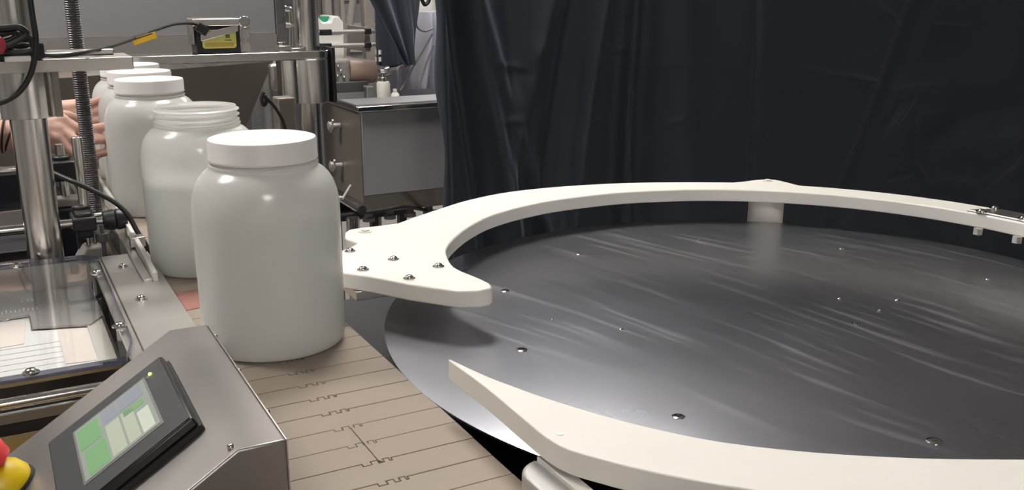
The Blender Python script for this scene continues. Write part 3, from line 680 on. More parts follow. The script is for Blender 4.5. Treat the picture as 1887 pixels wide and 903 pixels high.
# ------------------------------------------------------------------ rods, clamps and knob
def clamp_set(Yr, rod_px, post_px, label, big):
    (xa, ya), (xb, yb) = rod_px; A = ay(xa, ya, Yr); B = ay(xb, yb, Yr)
    t = thing('rod_clamp', A, label, 'rod clamp'); zm = (A.z+B.z)/2
    obj('cross_rod', MB().cyl((A.x, Yr, zm), (B.x, Yr, zm), .0072 if big else .0075), 'steel_shiny', t, bevel=.001)
    return t, zm
t1, zm1 = clamp_set(1.50, [(-60, 424), (205, 413)], None, 'nearer horizontal steel rod with black cross clamp and round knob beside belt', True)
pc1 = ay(155, 412, 1.50); post = ay(150, 330, 1.52)
obj('clamp', MB().bb(pc1.x-.016, pc1.x+.016, 1.485, 1.54, zm1-.011, zm1+.010).bb(pc1.x-.011, pc1.x+.011, 1.49, 1.54, zm1-.022, zm1+.016).cyl((pc1.x, 1.525, zm1-.014), (pc1.x, 1.525, zm1+.022), .013), 'black_plastic', t1, bevel=.003)
obj('upright_rod', MB().cyl((post.x, 1.525, zm1-.02), (post.x, 1.525, ay(146, 252, 1.525).z), .0072), 'steel_column', t1, bevel=.001)
obj('lower_rod', MB().cyl((post.x+.004, 1.525, zm1-.055), (post.x+.004, 1.525, zm1-.02), .0072), 'steel_column', t1)
obj('foot_clamp', MB().extr([(post.x-.020, 1.505, zm1-.062), (post.x+.028, 1.505, zm1-.062), (post.x+.016, 1.505, zm1-.040), (post.x-.006, 1.505, zm1-.040)], (0, .05, 0)), 'grey_cast', t1, bevel=.003)
obj('stand', MB().bb(post.x-.008, post.x+.016, 1.515, 1.54, .12, zm1-.06), 'black_paint', t1)
kn = ay(216, 411, 1.50)
obj('knob', MB().cyl((kn.x-.020, 1.50, zm1), (kn.x-.002, 1.50, zm1), .0135, .0165, seg=12).cyl((kn.x-.002, 1.50, zm1), (kn.x+.014, 1.50, zm1), .0165, .0145, seg=12), 'black_plastic', t1, bevel=.003)
t2, zm2 = clamp_set(1.70, [(-60, 318), (140, 308)], None, 'farther horizontal steel rod with black clamp behind the left column', False)
pc2 = ay(116, 313, 1.70)
obj('clamp', MB().bb(pc2.x-.018, pc2.x+.018, 1.685, 1.73, zm2-.022, zm2+.010).cyl((pc2.x, 1.71, zm2-.02), (pc2.x, 1.71, zm2+.017), .014), 'black_plastic', t2, bevel=.003)
obj('upright_rod', MB().cyl((pc2.x, 1.71, zm2-.06), (pc2.x, 1.71, zm2+.035), .007), 'steel_column', t2)
obj('foot_clamp', MB().bb(pc2.x-.022, pc2.x+.022, 1.69, 1.73, zm2-.065, zm2-.052), 'grey_cast', t2, bevel=.003)
obj('stand', MB().bb(pc2.x-.030, pc2.x+.030, 1.685, 1.74, .12, zm2-.066), 'navy_paint', t2, bevel=.004)
# dark housing left of the belt
hs = thing('drive_housing', (-.2, 1.6, 0), 'black drive housing with steel band, behind the left column', 'housing')
obj('casing', MB().bb(-.38, .06, 1.78, 1.85, 0, z(-.305)), 'navy_paint', hs, bevel=.003)
p = ay(30, 388, 1.75); q = ay(30, 418, 1.75)
obj('steel_band', MB().bb(-.38, .055, 1.755, 1.779, q.z, p.z), 'steel_plate', hs, bevel=.002)
obj('lower_cover', MB().bb(-.38, .055, 1.60, 1.779, .3, q.z-.004), 'black_paint', hs, bevel=.002)
# small lever near the rail
p = ay(190, 440, 1.42)
lv = thing('rail_bracket', (p.x, p.y, z(-.46)), 'small grey bracket with screw stem right of the lower clamp', 'bracket')
obj('stem', MB().cyl((p.x, p.y, .12), (p.x, p.y, p.z+.02), .003), 'dark_equipment', lv)
obj('nut', MB().cyl((p.x, p.y, p.z-.004), (p.x, p.y, p.z+.008), .008, seg=8), 'dark_equipment', lv, bevel=.001)

# ------------------------------------------------------------------ steel enclosure behind the gantry
PY = 2.62
en = thing('steel_enclosure', (.2, 2.8, 0), 'large brushed steel enclosure filling the background behind the gantry', 'enclosure')
ze = ay(300, 66, PY).z
pr_ = ay(508, 60, PY).x
obj('upper_panel', MB().bb(-1.6, pr_, PY, PY+.03, ze, 2.3), 'steel_panel', en)
obj('ledge', MB().bb(-1.6, pr_, PY-.008, PY+.02, ze-.05, ze-.001), 'steel_ledge', en, smooth=False)
zl = ze-.051; 
a = ay(512, 110, PY-.03); b_ = ay(415, 262, PY+.25)
obj('sloped_panel', MB().extr([(-1.6, PY-.02, zl), (a.x, PY-.02, zl), (b_.x, PY+.26, zl-.36), (-1.6, PY+.26, zl-.36)], (0, .012, .008)), 'steel_dark', en, smooth=False)
obj('rear_body', MB().bb(-1.6, pr_-.01, PY+.30, PY+.9, .5, 2.25), 'steel_panel', en, smooth=False)
obj('corner_post', MB().bb(pr_+.002, pr_+.03, PY+.0, PY+.03, .0, 2.3), 'steel', en, bevel=.003)
for xx in (-1.5, pr_-.08): obj('leg', MB().bb(xx-.03, xx+.03, PY+.5, PY+.56, 0, .5), 'steel', en, smooth=False)
for px, py in [(499, 128), (499, 150)]:
    p = ay(px, py, PY-.03); obj('screw', MB().sph(p, .007, u=10, v=6), 'steel_shiny', en)
lp = thing('cable_loop', ay(487, 180, 1.75), 'black cable clip and cord curving down behind the right column', 'cable')
obj('cord', MB().tube(apts([(487, 178), (500, 190), (512, 206), (522, 225), (530, 260), (535, 330)], 1.75), .0030, 8), 'black_rubber', lp)
obj('clip', MB().tube(apts([(486, 170), (482, 182), (486, 194), (491, 186), (488, 176)], 1.75), .0035, 8), 'black_rubber', lp)
p = ay(510, 215, 1.80)
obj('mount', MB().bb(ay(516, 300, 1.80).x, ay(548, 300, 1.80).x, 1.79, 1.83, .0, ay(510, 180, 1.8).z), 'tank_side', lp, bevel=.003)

# ------------------------------------------------------------------ steel tank with drains behind, right of the gantry
TY = 2.42
tk = thing('steel_tank', (1.1, TY+.2, 0), 'square stainless steel tank with side knobs and drain fittings, left of the drape', 'tank')
c0 = ay(665, 203, TY); c1 = ay(667, 362, TY); xr = c0.x+.62
zT = c0.z; zB = c1.z; TD = .42
obj('front_panel', MB().bb(c0.x, xr, TY, TY+.004, zB, zT), 'tank_front', tk, bevel=.002)
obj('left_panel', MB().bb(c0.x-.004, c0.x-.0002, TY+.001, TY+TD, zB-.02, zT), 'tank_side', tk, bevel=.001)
obj('tank_floor', MB().bb(c0.x, xr, TY+.004, TY+TD, zB, zB+.02), 'steel_dark', tk, smooth=False)
obj('right_panel', MB().bb(xr, xr+.004, TY, TY+TD, zB, zT), 'steel_panel', tk, smooth=False)
obj('back_panel', MB().bb(c0.x, xr, TY+TD, TY+TD+.004, zB, zT), 'steel_panel', tk, smooth=False)
ft = ay(660, 198, TY-.03)
obj('lid_rim', MB().bb(c0.x-.012, xr, TY-.012, TY-.001, zT-.004, zT+.010).bb(c0.x-.012, c0.x-.005, TY-.001, TY+TD, zT-.004, zT+.010), 'steel_shiny', tk, bevel=.002)
obj('rim_flange', MB().bb(c0.x-.012, xr, TY, TY+.14, zT+.0105, zT+.014), 'steel_panel', tk, smooth=False)
zs = ay(690, 394, TY+.03).z
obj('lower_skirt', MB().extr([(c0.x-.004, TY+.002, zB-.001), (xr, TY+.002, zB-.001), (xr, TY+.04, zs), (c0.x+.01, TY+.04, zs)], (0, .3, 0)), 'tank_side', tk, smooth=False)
for px, py in [(679, 392), (718, 384), (755, 378), (790, 374)]:
    p = ay(px, py, TY+.06)
    obj('drain_fitting', MB().cyl((p.x, p.y, zs-.016), (p.x, p.y, zs-.0002), .012, seg=8).cyl((p.x, p.y, zs-.026), (p.x, p.y, zs-.016), .018, seg=8), 'grey_cast', tk)
for px, py in [(628, 231), (631, 304)]:
    d_ = ray(px, py); tpar = (c0.x-.004)/d_[0]; P = Vector((d_[0]*tpar, d_[1]*tpar, H+d_[2]*tpar))
    obj('side_knob', MB().cyl(P, P+Vector((-.024, 0, 0)), .0075).box(P+Vector((-.026, 0, 0)), (.006, .008, .045), Matrix.Rotation(math.radians(35), 3, 'X')).lathe([(0, 0), (.014, .0), (.011, .008), (.016, .011), (0, .015)], P+Vector((-.024, 0, 0)), 6, axis=(-1, 0, 0)), 'rail_grey', tk, bevel=.002)
p = ay(650, 400, TY+.02)
for xx, yy in [(p.x, TY+.02), (xr-.05, TY+.02), (p.x, TY+.38), (xr-.05, TY+.38)]:
    obj('leg', MB().cyl((xx, yy, 0), (xx, yy, zs-.001), .018), 'steel_column', tk)
obj('leg_rail', MB().cyl((p.x, TY-.06, ay(645, 380, TY).z), (p.x, TY+.4, ay(645, 380, TY).z), .012), 'steel_shiny', tk)
tag(obj('drain_hose', MB().tube([ay(560, 402, TY-.02), ay(640, 396, TY-.02), ay(700, 388, TY-.02), ay(745, 381, TY-.02), ay(790, 388, TY+.06), ay(840, 392, TY+.1)], .005, 8), 'black_rubber'), 'thin black hose running under the steel tank past its drain fittings', 'hose')
bt = ay(620, 372, TY-.1)
vb = tk
obj('valve_stem', MB().cyl(ay(612, 366, TY-.1), ay(630, 365, TY-.1), .006), 'rail_grey', vb)
obj('valve_lever', MB().cyl(ay(630, 368, TY-.1), ay(646, 342, TY-.05), .0035), 'rail_grey', vb)

# pump bottle and small items on the tank lid
ly = TY+.20; lz = zT-.03
obj('inner_shelf', MB().bb(c0.x+.001, xr-.001, TY+.01, TY+TD-.001, lz-.01, lz-.0002), 'steel_panel', tk)
p = ay(707, 170, ly)
pb = thing('pump_bottle', (p.x, ly, lz), 'cream bottle with steel pump head standing inside the tank rim', 'bottle')
q = ay(707, 150, ly)
obj('body', MB().lathe([(0, lz), (.019, lz), (.0195, lz+.004), (.0195, q.z-.006), (.016, q.z), (0, q.z)], (p.x, ly, 0), 28), 'pump_body', pb)
obj('pump', MB().cyl((p.x, ly, q.z), (p.x, ly, q.z+.012), .009).cyl((p.x, ly, q.z+.012), (p.x, ly, q.z+.024), .005).cyl((p.x, ly, q.z+.024), (p.x, ly, q.z+.034), .011, .013), 'steel_shiny', pb, bevel=.001)
p = ay(728, 170, ly+.02); lz2 = lz
sb = thing('small_bottle', (p.x, ly+.02, lz2), 'small white bottle beside the pump bottle inside the tank rim', 'bottle')
obj('body', MB().lathe([(0, 0), (.012, 0), (.012, .040), (.008, .046), (0, .046)], (p.x, ly+.02, lz2), 16), 'jug_white', sb)
obj('cap', MB().cyl((p.x, ly+.02, lz2+.0465), (p.x, ly+.02, lz2+.056), .006), 'jug_white', sb)

# ------------------------------------------------------------------ background machine: motor, jug, rack
MY = 2.9
mo = thing('gear_motor', ay(660, 130, MY), 'tan cylindrical gear motor lying behind the tank', 'motor')
A = ay(640, 131, MY); B = ay(690, 133, MY)
obj('motor_barrel', MB().cyl(A, B, .036, .034, seg=12), 'tan_paint', mo, bevel=.003)
obj('motor_shaft', MB().cyl(B, B+Vector((.03, 0, 0)), .022, .018).cyl(B+Vector((.03, 0, 0)), B+Vector((.05, 0, .006)), .014), 'steel', mo, bevel=.002)
G = ay(618, 134, MY); obj('gear_head', MB().box(G, (.075, .07, .085)).box(G+Vector((0, 0, -.055)), (.05, .05, .05)), 'grey_cast', mo, bevel=.01)
for px, py in [(623, 122), (628, 131), (622, 140), (634, 142)]: obj('bolt', MB().sph(ay(px, py, MY-.038), .005, u=8, v=5), 'steel_shiny', mo)
obj('mount_block', MB().bb(ay(600, 170, MY).x, ay(672, 170, MY).x, MY-.04, MY+.06, .6, ay(600, 150, MY).z), 'dark_equipment', mo, bevel=.004)
obj('mount_post', MB().bb(ay(660, 180, MY).x, ay(674, 180, MY).x, MY-.08, MY-.042, .6, ay(660, 155, MY).z), 'grey_equipment', mo, bevel=.004)
xa0, xa1 = ay(600, 170, MY).x-.1, ay(672, 170, MY).x+.1
obj('table_top', MB().bb(xa0, xa1, MY-.1, MY+.2, .57, .6), 'dark_equipment', mo)
for xx in (xa0+.02, xa1-.02):
    for yy in (MY-.08, MY+.18): obj('table_leg', MB().bb(xx-.012, xx+.012, yy-.012, yy+.012, 0, .57), 'dark_equipment', mo)

JY = 3.1
a = ay(583, 113, JY); b_ = ay(632, 22, JY)
jg = thing('jerry_can', ((a.x+b_.x)/2, JY, a.z), 'white plastic jerry can with green cap behind the right column', 'container')
xa_, xb_ = a.x, b_.x; zc = b_.z-.012
obj('body', MB().extr([(xa_, JY, a.z), (xb_, JY, a.z), (xb_, JY, zc-.02), (xb_-.015, JY, zc), (xb_-.035, JY, zc), (xb_-.045, JY, zc-.020), (xa_+.03, JY, zc-.020), (xa_+.012, JY, zc), (xa_, JY, zc-.01)], (0, .14, 0)), 'jug_white', jg, bevel=.006, seg=3)
for zq in (.35, .60): obj('moulded_rib', MB().bb(xa_+.02, xb_-.008, JY-.003, JY+.001, a.z+(zc-a.z)*zq, a.z+(zc-a.z)*zq+.006), 'jug_white', jg, bevel=.001)
obj('cap', MB().cyl((ay(608, 40, JY).x, JY+.05, zc-.030), (ay(608, 40, JY).x, JY+.05, zc-.002), .022), 'cap_green', jg, bevel=.002)
rk = thing('steel_rack', (ay(640, 100, 3.2).x, 3.2, 0), 'grey steel frame rack with two round cross rods behind the tank', 'rack')
for (x0, x1, dx) in [(672, 690, 0), (600, 612, 0), (628, 636, 0), (515, 524, 0)]:
    p0 = ay(x0, 20, 3.25); p1 = ay(x1, 20, 3.25)
    obj('upright', MB().bb(p0.x, p1.x, 3.25, 3.29, 0, 2.2), 'rack_paint', rk, bevel=.003)
d0 = ay(652, -10, 3.3); d1 = ay(636, 115, 3.3)
obj('brace', MB().cyl(d0, d1, .012), 'rack_paint', rk); obj('brace', MB().cyl(ay(668, -10, 3.3), ay(676, 115, 3.3), .012), 'rack_paint', rk)
for y0, xe in [(60, 690), (85.5, 694)]:
    A = ay(584, y0, 3.05); B = ay(xe, y0+1, 3.05)
    obj('cross_rod', MB().cyl((A.x, 3.05, A.z), (B.x, 3.05, A.z), .0068), 'rail_grey', rk)
    for px in (594, 604, 677): q = ay(px, y0, 3.05); obj('rod_clamp', MB().box((q.x, 3.05, A.z), (.022, .02, .018)), 'black_plastic', rk, bevel=.002)
obj('rod_holder', MB().bb(ay(672, 70, 3.07).x, ay(682, 70, 3.07).x, 3.07, 3.24, ay(680, 95, 3.07).z, ay(680, 50, 3.07).z), 'rack_paint', rk)
jz = a.z
obj('shelf', MB().bb(ay(500, 100, 3.0).x, ay(700, 100, 3.0).x, 3.0, 3.6, jz-.03, jz-.0005), 'rack_paint', rk, bevel=.003)
for k, (px, py) in enumerate([(694, 95), (694, 108)]):
    q = ay(px, py, 3.0)
    obj('end_cap', MB().cyl((q.x, 2.985, q.z-.008), (q.x, 2.985, q.z+.006), .010), 'cap_white', rk)
obj('cap_stem', MB().cyl((ay(694, 100, 3).x, 2.985, ay(694, 125, 3).z), (ay(694, 100, 3).x, 2.985, ay(694, 94, 3).z), .006), 'black_plastic', rk)
# dim machines further back
def bgbox(px0, px1, py0, Y, mt, dep=.3, label='', zb_=0.0, name='background_machine', parts=()):
    a = ay(px0, py0, Y); b_ = ay(px1, py0, Y)
    t = thing(name, ((a.x+b_.x)/2, Y, 0), label, 'machine')
    obj('cabinet', MB().bb(a.x, b_.x, Y, Y+dep, zb_+.08, a.z), mt, t, bevel=.01)
    obj('plinth', MB().bb(a.x+.02, b_.x-.02, Y+.02, Y+dep-.02, zb_, zb_+.08), 'black_paint', t)
    return t, a, b_
t, a, b_ = bgbox(470, 588, -60, 6.1, 'grey_equipment', .5, 'tall grey machine cabinet far behind the right column')
obj('door', MB().bb(a.x+.05, b_.x-.05, 6.08, 6.099, .3, 1.4), 'dark_equipment', t, bevel=.004)
obj('handle', MB().bb(a.x+.08, a.x+.1, 6.06, 6.079, .9, 1.05), 'steel_shiny', t)
t, a, b_ = bgbox(612, 790, -80, 6.0, 'grey_equipment', .5, 'dim dark machine cabinet far behind the steel rack')
for k in range(5): obj('shelf_lip', MB().bb(a.x+.03, b_.x-.03, 5.985, 5.999, .7+k*.16, .72+k*.16), 'rack_paint', t)
pp = thing('pipe_stand', (ay(540, 10, 3.5).x, 3.5, 0), 'thin steel pipes with elbow fittings above the jerry can', 'pipes')
for px in (586, 594, 603): q = ay(px, 20, 3.55); obj('pipe', MB().cyl((q.x, 3.65, 0), (q.x, 3.65, 2.1), .009), 'steel', pp)
obj('pipe', MB().cyl(ay(515, 45, 3.5), ay(552, 48, 3.5), .010), 'steel', pp)
obj('elbow', MB().tube(apts([(516, 12), (526, 16), (536, 20), (538, 45), (538, 85)], 3.5), .010, 10), 'steel_shiny', pp)

# ------------------------------------------------------------------ drapes
def drape(name, XA, XB, Y0, zlo, ztop, fold, label, edge=None, nx=260, nz=90, th=.004, skew=0.):
    bm = bmesh.new(); g = []
    for i in range(nx+1):
        row = []
        for j in range(nz+1):
            u = i/nx; v = j/nz; x = XA+(XB-XA)*u; zz = zlo+(ztop-zlo)*v
            if edge: x0 = edge(zz); x = x0+(XB-x0)*u
            x_, y_, z_ = fold(x, zz)
            row.append(bm.verts.new((x+x_, Y0+skew*(x-XA)+y_, zz+z_)))
        g.append(row)
    for i in range(nx):
        for j in range(nz): bm.faces.new((g[i][j], g[i+1][j], g[i+1][j+1], g[i][j+1]))
    me = bpy.data.meshes.new(name)
    for f in bm.faces: f.smooth = True
    ox = Vector(((XA+XB)/2, Y0, zlo)); bmesh.ops.translate(bm, vec=-ox, verts=bm.verts)
    bm.to_mesh(me); bm.free(); o = bpy.data.objects.new(name, me); COL.objects.link(o); o.location = ox
    me.materials.append(MATS['drape']); s = o.modifiers.new('solid', 'SOLIDIFY'); s.thickness = th
    tag(o, label, 'drape'); return o
DY = 1.95
XL = ay(797, 100, DY).x
def gauss(t, w): return math.exp(-(t/w)**2)
def px_of(x, y, zz):
    q = np.array([x, y, zz-H]); w_ = q@FW; return 943.5+F_PX*(q@RT)/w_, 451.5-F_PX*(q@UP)/w_
def line_x(px_top, py_top, px_bot, py_bot):
    a = ay(px_top, py_top, DY); b_ = ay(px_bot, py_bot, DY); s_ = (b_.x-a.x)/(b_.z-a.z)
    return lambda zz: a.x+s_*(zz-a.z)
RID = [(line_x(838, 0, 880, 350), .018, -.020, 0), (line_x(870, 0, 935, 350), .025, .020, 0), (line_x(1105, 0, 1060, 340), .013, .028, 0), (line_x(1065, 0, 1010, 340), .030, -.020, 0),
       (line_x(1165, 0, 1148, 340), .016, .024, 0), (line_x(1200, 0, 1190, 340), .035, -.022, 0), (line_x(1260, 0, 1262, 340), .05, .012, 0), (line_x(905, 60, 985, 330), .022, .014, 0), (line_x(950, 60, 970, 350), .035, -.016, 0),
       (line_x(1385, 0, 1380, 340), .012, -.006, 0), (line_x(810, 0, 815, 340), .018, .022, 0), (line_x(1700, 0, 1560, 340), .05, -.012, 0), (line_x(1020, 0, 940, 340), .02, .010, 0)]
# creases: short wrinkles between two picture points, (width, depth)
CRE = [((915, 115), (975, 128), .008, .012), ((975, 128), (1003, 70), .010, .016), ((975, 135), (950, 215), .016, .014), ((925, 225), (970, 222), .008, .010), ((1110, 95), (1200, 84), .007, .008),
       ((1480, 137), (1560, 140), .006, .006), ((1560, 140), (1645, 160), .008, .014), ((1645, 165), (1750, 155), .011, .016), ((1690, 180), (1640, 240), .010, .016), ((1665, 175), (1620, 262), .009, -.012), ((1720, 45), (1790, 50), .008, .008), ((1615, 10), (1660, 38), .010, .014),
       ((1640, 285), (1690, 300), .008, .014), ((1690, 300), (1712, 330), .010, .014), ((1636, 330), (1690, 322), .007, .012), ((1550, 292), (1572, 268), .006, .010), ((1403, 215), (1372, 255), .004, .010), ((1412, 230), (1393, 274), .004, .010),
       ((1712, 325), (1800, 345), .014, .014), ((1800, 345), (1887, 270), .03, .020), ((1690, 240), (1887, 190), .06, -.030), ((1700, 280), (1880, 250), .05, .022), ((1050, 120), (1400, 118), .004, .003), ((1230, 230), (1260, 215), .006, .008), ((1380, 105), (1560, 140), .004, .004)]
CR3 = []
for (p0, p1, w_, d_) in CRE:
    A = ay(*p0, DY); B = ay(*p1, DY); CR3.append((A.x, A.z, B.x, B.z, w_, d_))
CRn = np.array(CR3)
def fold_main(x, zz):
    y = 0.
    for f, w_, d_, _ in RID:
        t = x-f(zz); y -= 1.5*d_*math.exp(-(t/w_)**2)
    ax, azz, bx, bz, w_, d_ = CRn.T
    dx, dz_ = bx-ax, bz-azz; t = np.clip(((x-ax)*dx+(zz-azz)*dz_)/(dx*dx+dz_*dz_), 0, 1)
    ex = x-ax-t*dx; ez = zz-azz-t*dz_; q = np.exp(-(ex*ex+ez*ez)/(w_*w_))*np.sin(np.clip(t, .03, .97)*np.pi)**.5
    y -= .6*float((d_*q).sum())
    y += .012*math.sin(x*5.1+zz*1.7)+.007*math.sin(x*11.3-zz*3.1+1)+.004*math.sin(zz*9+x*4)
    return 0, y, 0
zA = ay(797, 20, DY); zB2 = ay(811, 400, DY)
def edgeL(zz): return zA.x+(zB2.x-zA.x)*(zz-zA.z)/(zB2.z-zA.z)+.004*math.sin(zz*22)
drape('black_drape', XL, 4.2, DY, .02, 1.80, fold_main, 'large black fabric backdrop hanging behind the turntable', edgeL, nx=460, nz=330)
dr = thing('drape_rail', (2.3, DY+.02, 0), 'horizontal pipe stand that carries the black backdrop, above the picture', 'stand')
obj('rail', MB().cyl((XL-.1, DY+.01, 1.82), (4.2, DY+.01, 1.82), .018), 'steel', dr)
for xx in (XL+.25, 4.15): obj('upright', MB().cyl((xx, DY+.09, 0), (xx, DY+.09, 1.82), .02), 'steel', dr)
# second drape with slanting hem
Y2 = 2.75
h0 = ay(688, 0, Y2); h1 = ay(700, 118, Y2)
def fold2(x, zz): return 0, .015*math.sin(x*30+zz*6)+.01*math.sin(x*13-2*zz), 0
ztop = 2.3
def quad_drape(name, pts, Y, label, mt='drape', th=.004, fs=30, amp=.012, cat='drape'):
    P = [ay(x, y_, Y) for x, y_ in pts]        # four corners: bottom-left, bottom-right, top-right, top-left
    bm = bmesh.new(); g = []; n = 60
    for i in range(n+1):
        row = []
        for j in range(n+1):
            u, v = i/n, j/n; a = P[0].lerp(P[1], u); b_ = P[3].lerp(P[2], u); p = a.lerp(b_, v)
            p = p+Vector((0, amp*math.sin(u*fs+v*2.2)+amp*.6*math.sin(u*fs*.43-v*4), 0)); row.append(bm.verts.new(p))
        g.append(row)
    for i in range(n):
        for j in range(n): bm.faces.new((g[i][j], g[i+1][j], g[i+1][j+1], g[i][j+1])).smooth = True
    c = sum(P, Vector())/4; bmesh.ops.translate(bm, vec=-c, verts=bm.verts)
    me = bpy.data.meshes.new(name); bm.to_mesh(me); bm.free(); o = bpy.data.objects.new(name, me); COL.objects.link(o); o.location = c
    me.materials.append(MATS[mt]); s = o.modifiers.new('solid', 'SOLIDIFY'); s.thickness = th; return tag(o, label, cat)
quad_drape('hanging_cloth', [(750, 123), (764, 118), (776, -120), (619, -120)], Y2, 'dark navy cloth with slanting edge hanging left of the big backdrop', fs=14, amp=.012)
quad_drape('grey_cloth', [(697, 130), (766, 114), (760, -120), (688, -120)], Y2+.22, 'slate grey cloth hanging behind the navy cloth', fs=11)
quad_drape('lavender_sheet', [(745, 240), (850, 240), (850, 20), (775, 20)], Y2+.12, 'pale lavender plastic sheet draped between tank and backdrop', 'lavender_cloth', fs=16, amp=.03, cat='sheet')
quad_drape('crumpled_sheet', [(700, 240), (780, 240), (768, 112), (712, 132)], Y2+.34, 'pale crumpled plastic sheet lying behind the pump bottle', 'lavender_cloth', fs=12, amp=.02, cat='sheet')
sd = thing('sheet_cords', ay(760, 100, Y2), 'thin dark drawstrings along the lavender sheet', 'cord')
for L_ in [[(798, 52), (782, 58), (768, 48), (770, 20), (774, -10)], [(797, 62), (780, 92), (762, 122), (748, 150), (738, 166)], [(799, 84), (788, 110), (778, 140), (770, 166)], [(745, 124), (752, 128), (748, 136), (740, 138)]]:
    obj('cord', MB().tube(apts(L_, Y2+.03), .0028, 6), 'grey_equipment', sd)
obj('loop_end', MB().tube(apts([(775, -8), (782, 8), (790, 2), (792, -12)], Y2+.03), .006, 8), 'black_rubber', sd)
wb = ay(785, 30, Y2+.3)
tag(obj('white_bag', MB().sph(ay(783, 30, Y2+.36), .09, (.45, .5, 1.3), 20, 14), 'jug_white'), 'white bag hanging high in the gap beside the backdrop', 'bag')

# ------------------------------------------------------------------ the person reaching in from the left
def capsules(segs):
    m_ = MB()
    for (p, r1, q, r2) in segs:
        p, q = Vector(p), Vector(q); n = max(2, int((q-p).length/max(.004, min(r1, r2)*.45)))
        n = min(n, 60)
        m_.cyl(p, q, r1, r2, seg=16); m_.sph(p, r1, u=16, v=10); m_.sph(q, r2, u=16, v=10)
    return m_
def fused(name, mb, mt, parent, voxel, it=4, fac=.5):
    o = obj(name, mb, mt, parent, smooth=True)
    r = o.modifiers.new('fuse', 'REMESH'); r.mode = 'VOXEL'; r.voxel_size = voxel; r.use_smooth_shade = True
    s = o.modifiers.new('soft', 'SMOOTH'); s.iterations = it; s.factor = fac
    return o
pe_ = thing('person', (-.55, 1.99, 0), 'person in dark clothes reaching in from the left with both hands on jars', 'person')
def chain(pts, rs): return [(pts[i], rs[i], pts[i+1], rs[i+1]) for i in range(len(pts)-1)]
seg = []
# near (right) hand
W = ay(38, 246, 1.775); W0 = ay(-10, 252, 1.78)
EL = Vector((-.34, 1.74, z(-.30))); SHR = Vector((-.50, 1.80, z(.05)))
seg += chain([SHR, EL], [.048, .038]); seg += chain([EL, Vector(W0), W, ay(62, 245, 1.775)], [.038, .027, .0235, .024])
K = {'i': ay(114, 222, 1.80), 'm': ay(108, 239, 1.785), 'r': ay(104, 256, 1.775), 'l': ay(100, 270, 1.775)}
for k_, kp in K.items(): seg += chain([ay(60, 245+{'i': -6, 'm': -2, 'r': 4, 'l': 9}[k_], 1.78), kp], [.017, .0125 if k_ != 'l' else .0115])
fingers = {'i': [(150, 241, 1.79), (180, 236, 1.815), (203, 231, 1.838)], 'm': [(143, 262, 1.77), (178, 258, 1.80), (204, 257, 1.832)], 'r': [(132, 283, 1.765), (170, 284, 1.795), (203, 279, 1.828)], 'l': [(122, 292, 1.77), (150, 300, 1.79), (176, 297, 1.81)]}
tips = []
for k_, P in fingers.items():
    P3 = [ay(*p) for p in P]; rr_ = [.0105, .0092, .0085, .0074] if k_ != 'l' else [.0092, .008, .0074, .0065]
    seg += chain([K[k_]]+P3, rr_); tips.append((P3[-2], P3[-1], rr_[-1]))
seg += chain([ay(66, 232, 1.79), ay(92, 216, 1.83), ay(122, 214, 1.86), ay(146, 222, 1.88)], [.017, .0135, .011, .009])
# far (left) hand
EL2 = Vector((-.36, 2.16, z(-.27))); SHL = Vector((-.50, 2.18, z(.05)))
W2 = ay(80, 212, 2.0)
seg += chain([SHL, EL2, ay(20, 222, 2.03), W2, ay(104, 210, 1.99)], [.048, .038, .028, .025, .025])
K2 = {'i': ay(152, 196, 1.965), 'm': ay(152, 211, 1.96), 'r': ay(150, 226, 1.96), 'l': ay(146, 238, 1.965)}
for k_, kp in K2.items(): seg += chain([ay(104, 212+{'i': -6, 'm': -1, 'r': 5, 'l': 10}[k_], 1.99), kp], [.021, .0145])
f2 = {'i': [(176, 190, 1.93), (198, 181, 1.915), (213, 177, 1.905)], 'm': [(178, 208, 1.93), (196, 202, 1.91), (207, 206, 1.895)], 'r': [(176, 224, 1.93), (194, 222, 1.91), (205, 222, 1.89)], 'l': [(170, 240, 1.94), (188, 240, 1.92), (198, 240, 1.905)]}
for k_, P in f2.items():
    P3 = [ay(*p) for p in P]; rr_ = [.0108, .0100, .0092, .0080]
    seg += chain([K2[k_]]+P3, rr_); tips.append((P3[-2], P3[-1], rr_[-1]))
seg += chain([ay(108, 205, 2.0), ay(135, 205, 2.03), ay(160, 208, 2.05)], [.017, .013, .010])
# torso, neck, head, legs
TX, TYp = -.53, 1.99
seg += chain([SHR, Vector((TX, TYp, z(.10))), SHL], [.052, .07, .052])
seg += [((TX, TYp-.07, z(.0)), .105, (TX, TYp+.07, z(.0)), .105), ((TX, TYp-.05, z(-.28)), .10, (TX, TYp+.05, z(-.28)), .10), ((TX, TYp-.06, z(-.42)), .105, (TX, TYp+.06, z(-.42)), .105)]
seg += chain([Vector((TX, TYp, z(.0))), Vector((TX, TYp, z(-.42)))], [.11, .11])
seg += chain([Vector((TX, TYp, z(.10))), Vector((TX+.02, TYp, z(.22)))], [.058, .052])
for s_ in (-1, 1): seg += chain([Vector((TX, TYp+.085*s_, z(-.45))), Vector((TX+.01, TYp+.09*s_, .50)), Vector((TX-.01, TYp+.09*s_, .10)), Vector((TX+.12, TYp+.10*s_, .04))], [.088, .058, .042, .036])
bm_ = capsules(seg)
HC = Vector((TX+.045, TYp, z(.315)))
bm_.sph(HC, .095, (1.0, .80, 1.15), 28, 20).sph(HC+Vector((.030, 0, -.060)), .062, (1, .85, .9), 20, 14)
bm_.sph(HC+Vector((.100, 0, -.018)), .014, (1.1, .8, 1.5), 12, 10).sph(HC+Vector((.088, 0, .018)), .03, (.4, 1.6, .35), 12, 8)
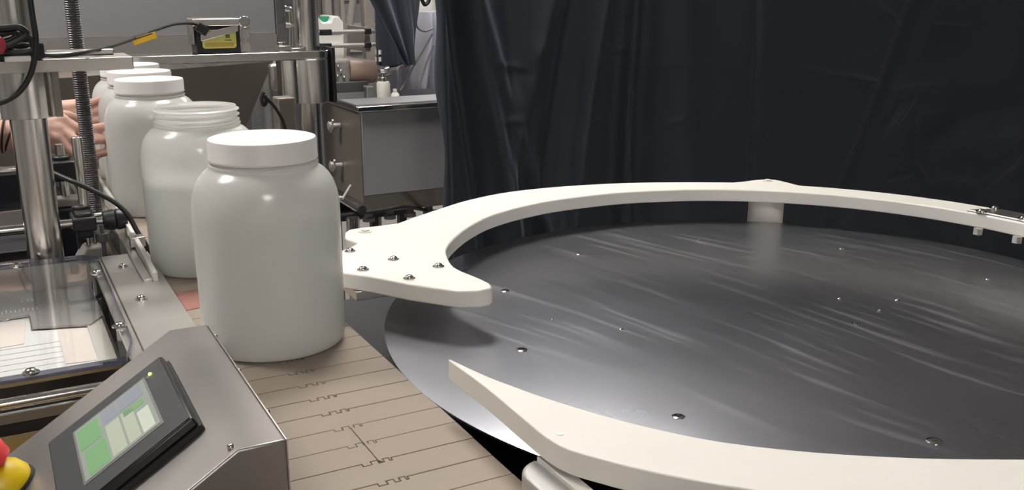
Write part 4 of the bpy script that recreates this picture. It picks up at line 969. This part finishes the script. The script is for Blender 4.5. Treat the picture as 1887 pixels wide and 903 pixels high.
for s_ in (-1, 1): bm_.sph(HC+Vector((-.002, .078*s_, -.012)), .022, (.6, .3, 1.2), 12, 8)
body = fused('body', bm_, 'skin', pe_, .0032, 5, .5)
for (a, b_, r) in tips:
    d = (b_-a).normalized(); up_ = Vector((0, -.45, .9)); up_ = (up_-d*up_.dot(d)).normalized()
    Rr = Matrix((d, up_.cross(d), up_)).transposed()
    obj('nail', MB().sph(b_+up_*(r*.80)+d*r*.15, r*.72, (1.0, .72, .22), 12, 8, Rr), 'nail', pe_)
for s_ in (-1, 1):
    obj('eye', MB().sph(HC+Vector((.082, .030*s_, .0)), .011, (1, 1, .8), 12, 8), 'eye', pe_)
    obj('pupil', MB().sph(HC+Vector((.0915, .030*s_, .0)), .0045, (.5, 1, 1), 10, 6), 'black_plastic', pe_)
obj('mouth', MB().sph(HC+Vector((.086, 0, -.062)), .022, (.35, 1, .3), 14, 8), 'lips', pe_)
hb = MB().sph(HC+Vector((-.016, 0, .030)), .103, (1, .86, 1.05), 28, 20).sph(HC+Vector((-.055, 0, -.03)), .070, (.8, 1, 1.1), 20, 14)
hair = fused('hair', hb, 'hair', pe_, .006, 3)
sh = capsules(chain([SHR, Vector((TX, TYp, z(.10))), SHL], [.062, .078, .062])+[((TX, TYp-.07, z(.0)), .118, (TX, TYp+.07, z(.0)), .118), ((TX, TYp-.05, z(-.28)), .114, (TX, TYp+.05, z(-.28)), .114), ((TX, TYp-.06, z(-.44)), .12, (TX, TYp+.06, z(-.44)), .12)]+chain([Vector((TX, TYp, 0+z(0))), Vector((TX, TYp, z(-.44)))], [.122, .122])
              + chain([SHR, EL, EL.lerp(Vector(W0), .35)], [.062, .05, .043])+chain([SHL, EL2, EL2.lerp(ay(20, 222, 2.03), .35)], [.062, .05, .043]))
fused('shirt', sh, 'cloth_dark', pe_, .007, 4)
tr_ = []
for s_ in (-1, 1): tr_ += chain([Vector((TX, TYp+.085*s_, z(-.46))), Vector((TX+.01, TYp+.09*s_, .50)), Vector((TX-.01, TYp+.09*s_, .12))], [.104, .074, .062])
fused('trousers', capsules(tr_), 'trouser', pe_, .008, 4)
for s_ in (-1, 1): fused('shoe', capsules([((TX-.03, TYp+.09*s_, .05), .05, (TX+.14, TYp+.10*s_, .045), .045)]), 'black_rubber', pe_, .008, 3)
d = (W-Vector(W0)).normalized()
for k_, (t_, r_) in enumerate([(.35, .0278), (.62, .0272)]):
    c = Vector(W0).lerp(W, t_)
    obj('bracelet', MB().lathe([(r_, -.0018), (r_+.002, 0), (r_, .0018), (r_-.002, 0)], c, 28, closed=True, axis=(d+Vector((0, 0, -.25*(k_+1)))).normalized()), 'black_rubber', pe_)
